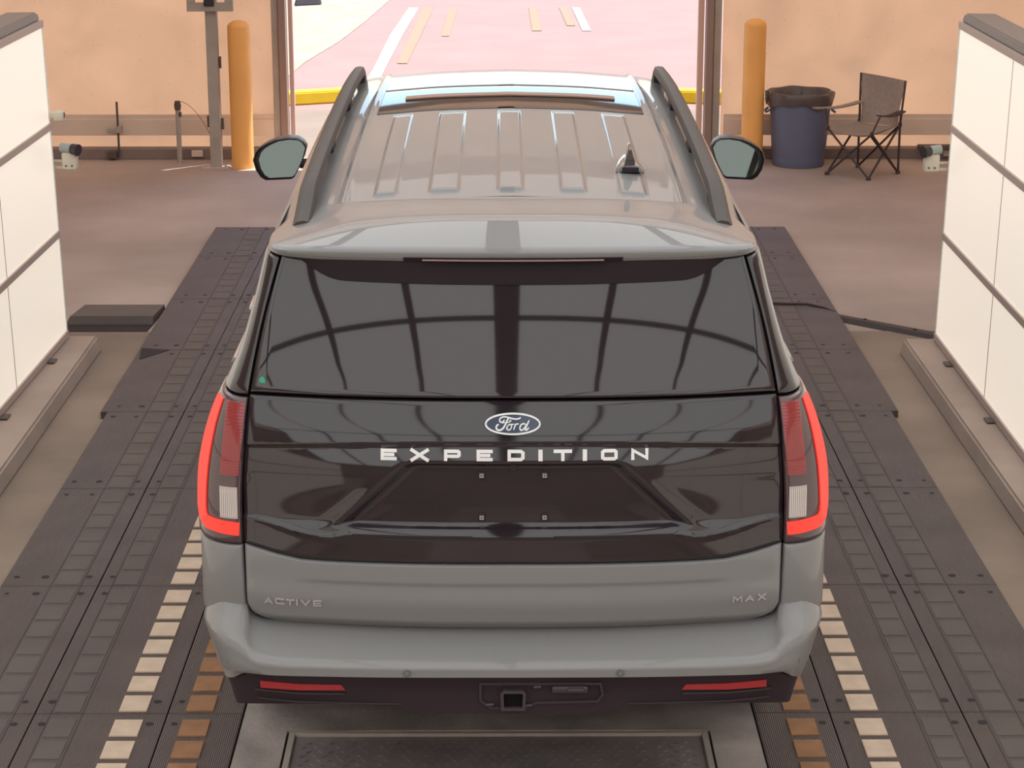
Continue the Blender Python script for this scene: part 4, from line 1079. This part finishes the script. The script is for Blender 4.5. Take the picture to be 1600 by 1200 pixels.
script = [([(655, 210), (630, 245), (590, 258), (558, 240), (560, 200), (600, 168), (660, 158), (740, 172), (820, 192), (890, 200), (950, 190), (985, 168)], 24),
          ([(745, 180), (715, 215), (690, 265), (660, 320), (625, 370), (575, 402), (515, 400), (485, 365), (500, 320), (540, 298)], 30),
          ([(600, 285), (660, 262), (730, 262), (780, 245), (785, 222), (765, 222), (755, 240)], 12),
          ([(690, 395), (705, 345), (740, 305), (785, 300), (798, 335), (775, 385), (740, 405), (712, 390), (710, 355), (735, 310), (800, 300), (850, 292)], 20),
          ([(880, 285), (862, 335), (838, 402)], 24), ([(866, 330), (900, 292), (945, 290)], 22),
          ([(1095, 310), (1050, 285), (1000, 300), (968, 345), (972, 395), (1010, 405), (1050, 375), (1095, 310)], 24),
          ([(1155, 222), (1120, 290), (1085, 360), (1075, 398), (1105, 400), (1150, 358)], 26)]
bm = bmesh.new()
for pts, w in script:
    q = smoothpath(tr(pts)); w = w/575*EW*1.05; n = len(q)
    ribbon(bm, q, [w*(.6+.4*min(1, min(i, n-1-i)/3)) for i in range(n)], on(YA, .0055), .003)
o = car.part('script', bm, BRIGHT, 50); o.parent = em

GLY = {'E': [[(1, 1), (0, 1), (0, 0), (1, 0)], [(0, .5), (.95, .5)]], 'X': [[(0, 1), (1, 0)], [(0, 0), (1, 1)]], 'P': [[(0, 0), (0, 1), (.93, 1), (1, .9), (1, .5), (.93, .4), (0, .4)]],
       'D': [[(0, 0), (0, 1), (.85, 1), (1, .8), (1, .2), (.85, 0), (0, 0)]], 'I': [[(.5, 0), (.5, 1)]], 'T': [[(0, 1), (1, 1)], [(.5, 1), (.5, 0)]],
       'O': [[(.12, 0), (0, .15), (0, .85), (.12, 1), (.88, 1), (1, .85), (1, .15), (.88, 0), (.12, 0)]], 'N': [[(0, 0), (0, 1), (1, 0), (1, 1)]],
       'A': [[(0, 0), (.5, 1), (1, 0)], [(.25, .3), (.75, .3)]], 'C': [[(1, 1), (.1, 1), (0, .85), (0, .15), (.1, 0), (1, 0)]], 'V': [[(0, 1), (.5, 0), (1, 1)]], 'M': [[(0, 0), (0, 1), (.5, .3), (1, 1), (1, 0)]]}
def glyph(bm, ch, x0, x1, z0, z1, w, place, depth):
    for st in GLY[ch]:
        h = w*.5
        if ch == 'I': pts = [((x0+x1)/2, z0), ((x0+x1)/2, z1)]; ribbon(bm, pts, x1-x0, place, depth); continue
        pts = []
        for i, (a, b) in enumerate(st):
            ins_x = h if ch not in 'XAV' else h*1.1
            x = x0+ins_x+(x1-x0-2*ins_x)*a
            vertical_end = (i in (0, len(st)-1)) and b in (0, 1) and ch in 'PINTAVMX' and not (ch == 'T' and a in (0, 1))
            z = (z0 if b == 0 else z1) if vertical_end and not (ch == 'P' and i > 0) else z0+h+(z1-z0-w)*b
            if (i in (0, len(st)-1)) and ch in 'ECT' and a in (0, 1, .95) and not (ch == 'T' and len(st) == 2 and a == .5): x = x0 if (a == 0 and ch == 'T') else (x1 if a == 1 else x)
            pts.append((x, z))
        cl = len(st) > 3 and st[0] == st[-1]
        ribbon(bm, pts[:-1] if cl else pts, w, place, depth, closed=cl)
cx_ = lambda px: (px-801)/486.0
spans = [('E', 599, 623.6), ('X', 642, 675), ('P', 695.5, 721), ('E', 745, 769.5), ('D', 792, 818), ('I', 838.8, 845.3), ('T', 862, 890), ('I', 906.2, 912.8), ('O', 934, 959.5), ('N', 980, 1006.5)]
badge = None
for i, (ch, a, b) in enumerate(spans):
    bm = bmesh.new(); glyph(bm, ch, cx_(a), cx_(b), 1.3255, 1.3605, .0105, on(YA, .001), .006)
    o = car.part('letter', bm, CHROME, 30)
for i, ch in enumerate('ACTIVE'):
    bm = bmesh.new(); w = [.030, .030, .028, .006, .034, .028][i]; xs0 = [-.797, -.760, -.725, -.692, -.679, -.637][i]
    glyph(bm, ch, xs0, xs0+w, .842, .864, .0052, on(YP, .001), .004); car.part('letter', bm, bsdf('satin_badge', (.48, .47, .45), .35, metal=.2), 30)
for i, ch in enumerate('MAX'):
    bm = bmesh.new(); xs0 = .698+.040*i
    glyph(bm, ch, xs0, xs0+.032, .850, .872, .0052, on(YP, .001), .004); car.part('letter', bm, bsdf('satin_badge', (.48, .47, .45), .35, metal=.2), 30)
for x in (-.100, .098):
    for z in (1.273, 1.140):
        y = YA(x, z); bm = bmesh.new(); box(bm, x-.012, x+.012, y-.006, y+.004, z-.013, z+.013, 0, .003)
        st = car.part('plate_bracket', bm, BLKPL)
        bm = bmesh.new(); ribbon(bm, [(x-.0045, z-.0045), (x-.0045, z+.0045), (x+.0045, z+.0045), (x+.0045, z-.0045)], .0045, lambda a, b, d: (a, y-.006-d, b), .003, closed=True)
        o = car.part('plate_nut', bm, bsdf('grey_nut', (.34, .30, .31), .5)); o.parent = st
x, z = 0, 1.300
bm = bmesh.new(); tube(bm, [(0, YA(0, 1.306)-.004, 1.300), (0, YA(0, 1.306)+.02, 1.298)], [.012, .014], 16); car.part('reversing_camera', bm, BLKPL, 50)
bm = bmesh.new(); sx, sz = -.792, 1.548
c = [bm.verts.new((sx+.010*math.cos(k*PI/10), YB(sx, sz)-.003+.010*math.cos(k*PI/10)*-.25, sz+.012*math.sin(k*PI/10))) for k in range(20)]
c2 = [bm.verts.new((v.co.x, v.co.y+.002, v.co.z)) for v in c]
bm.faces.new(c); bm.faces.new(c2)
for k in range(20): bm.faces.new((c[k], c[(k+1)%20], c2[(k+1)%20], c2[k]))
o = car.part('round_sticker', bm, STICK, label='small green round sticker')
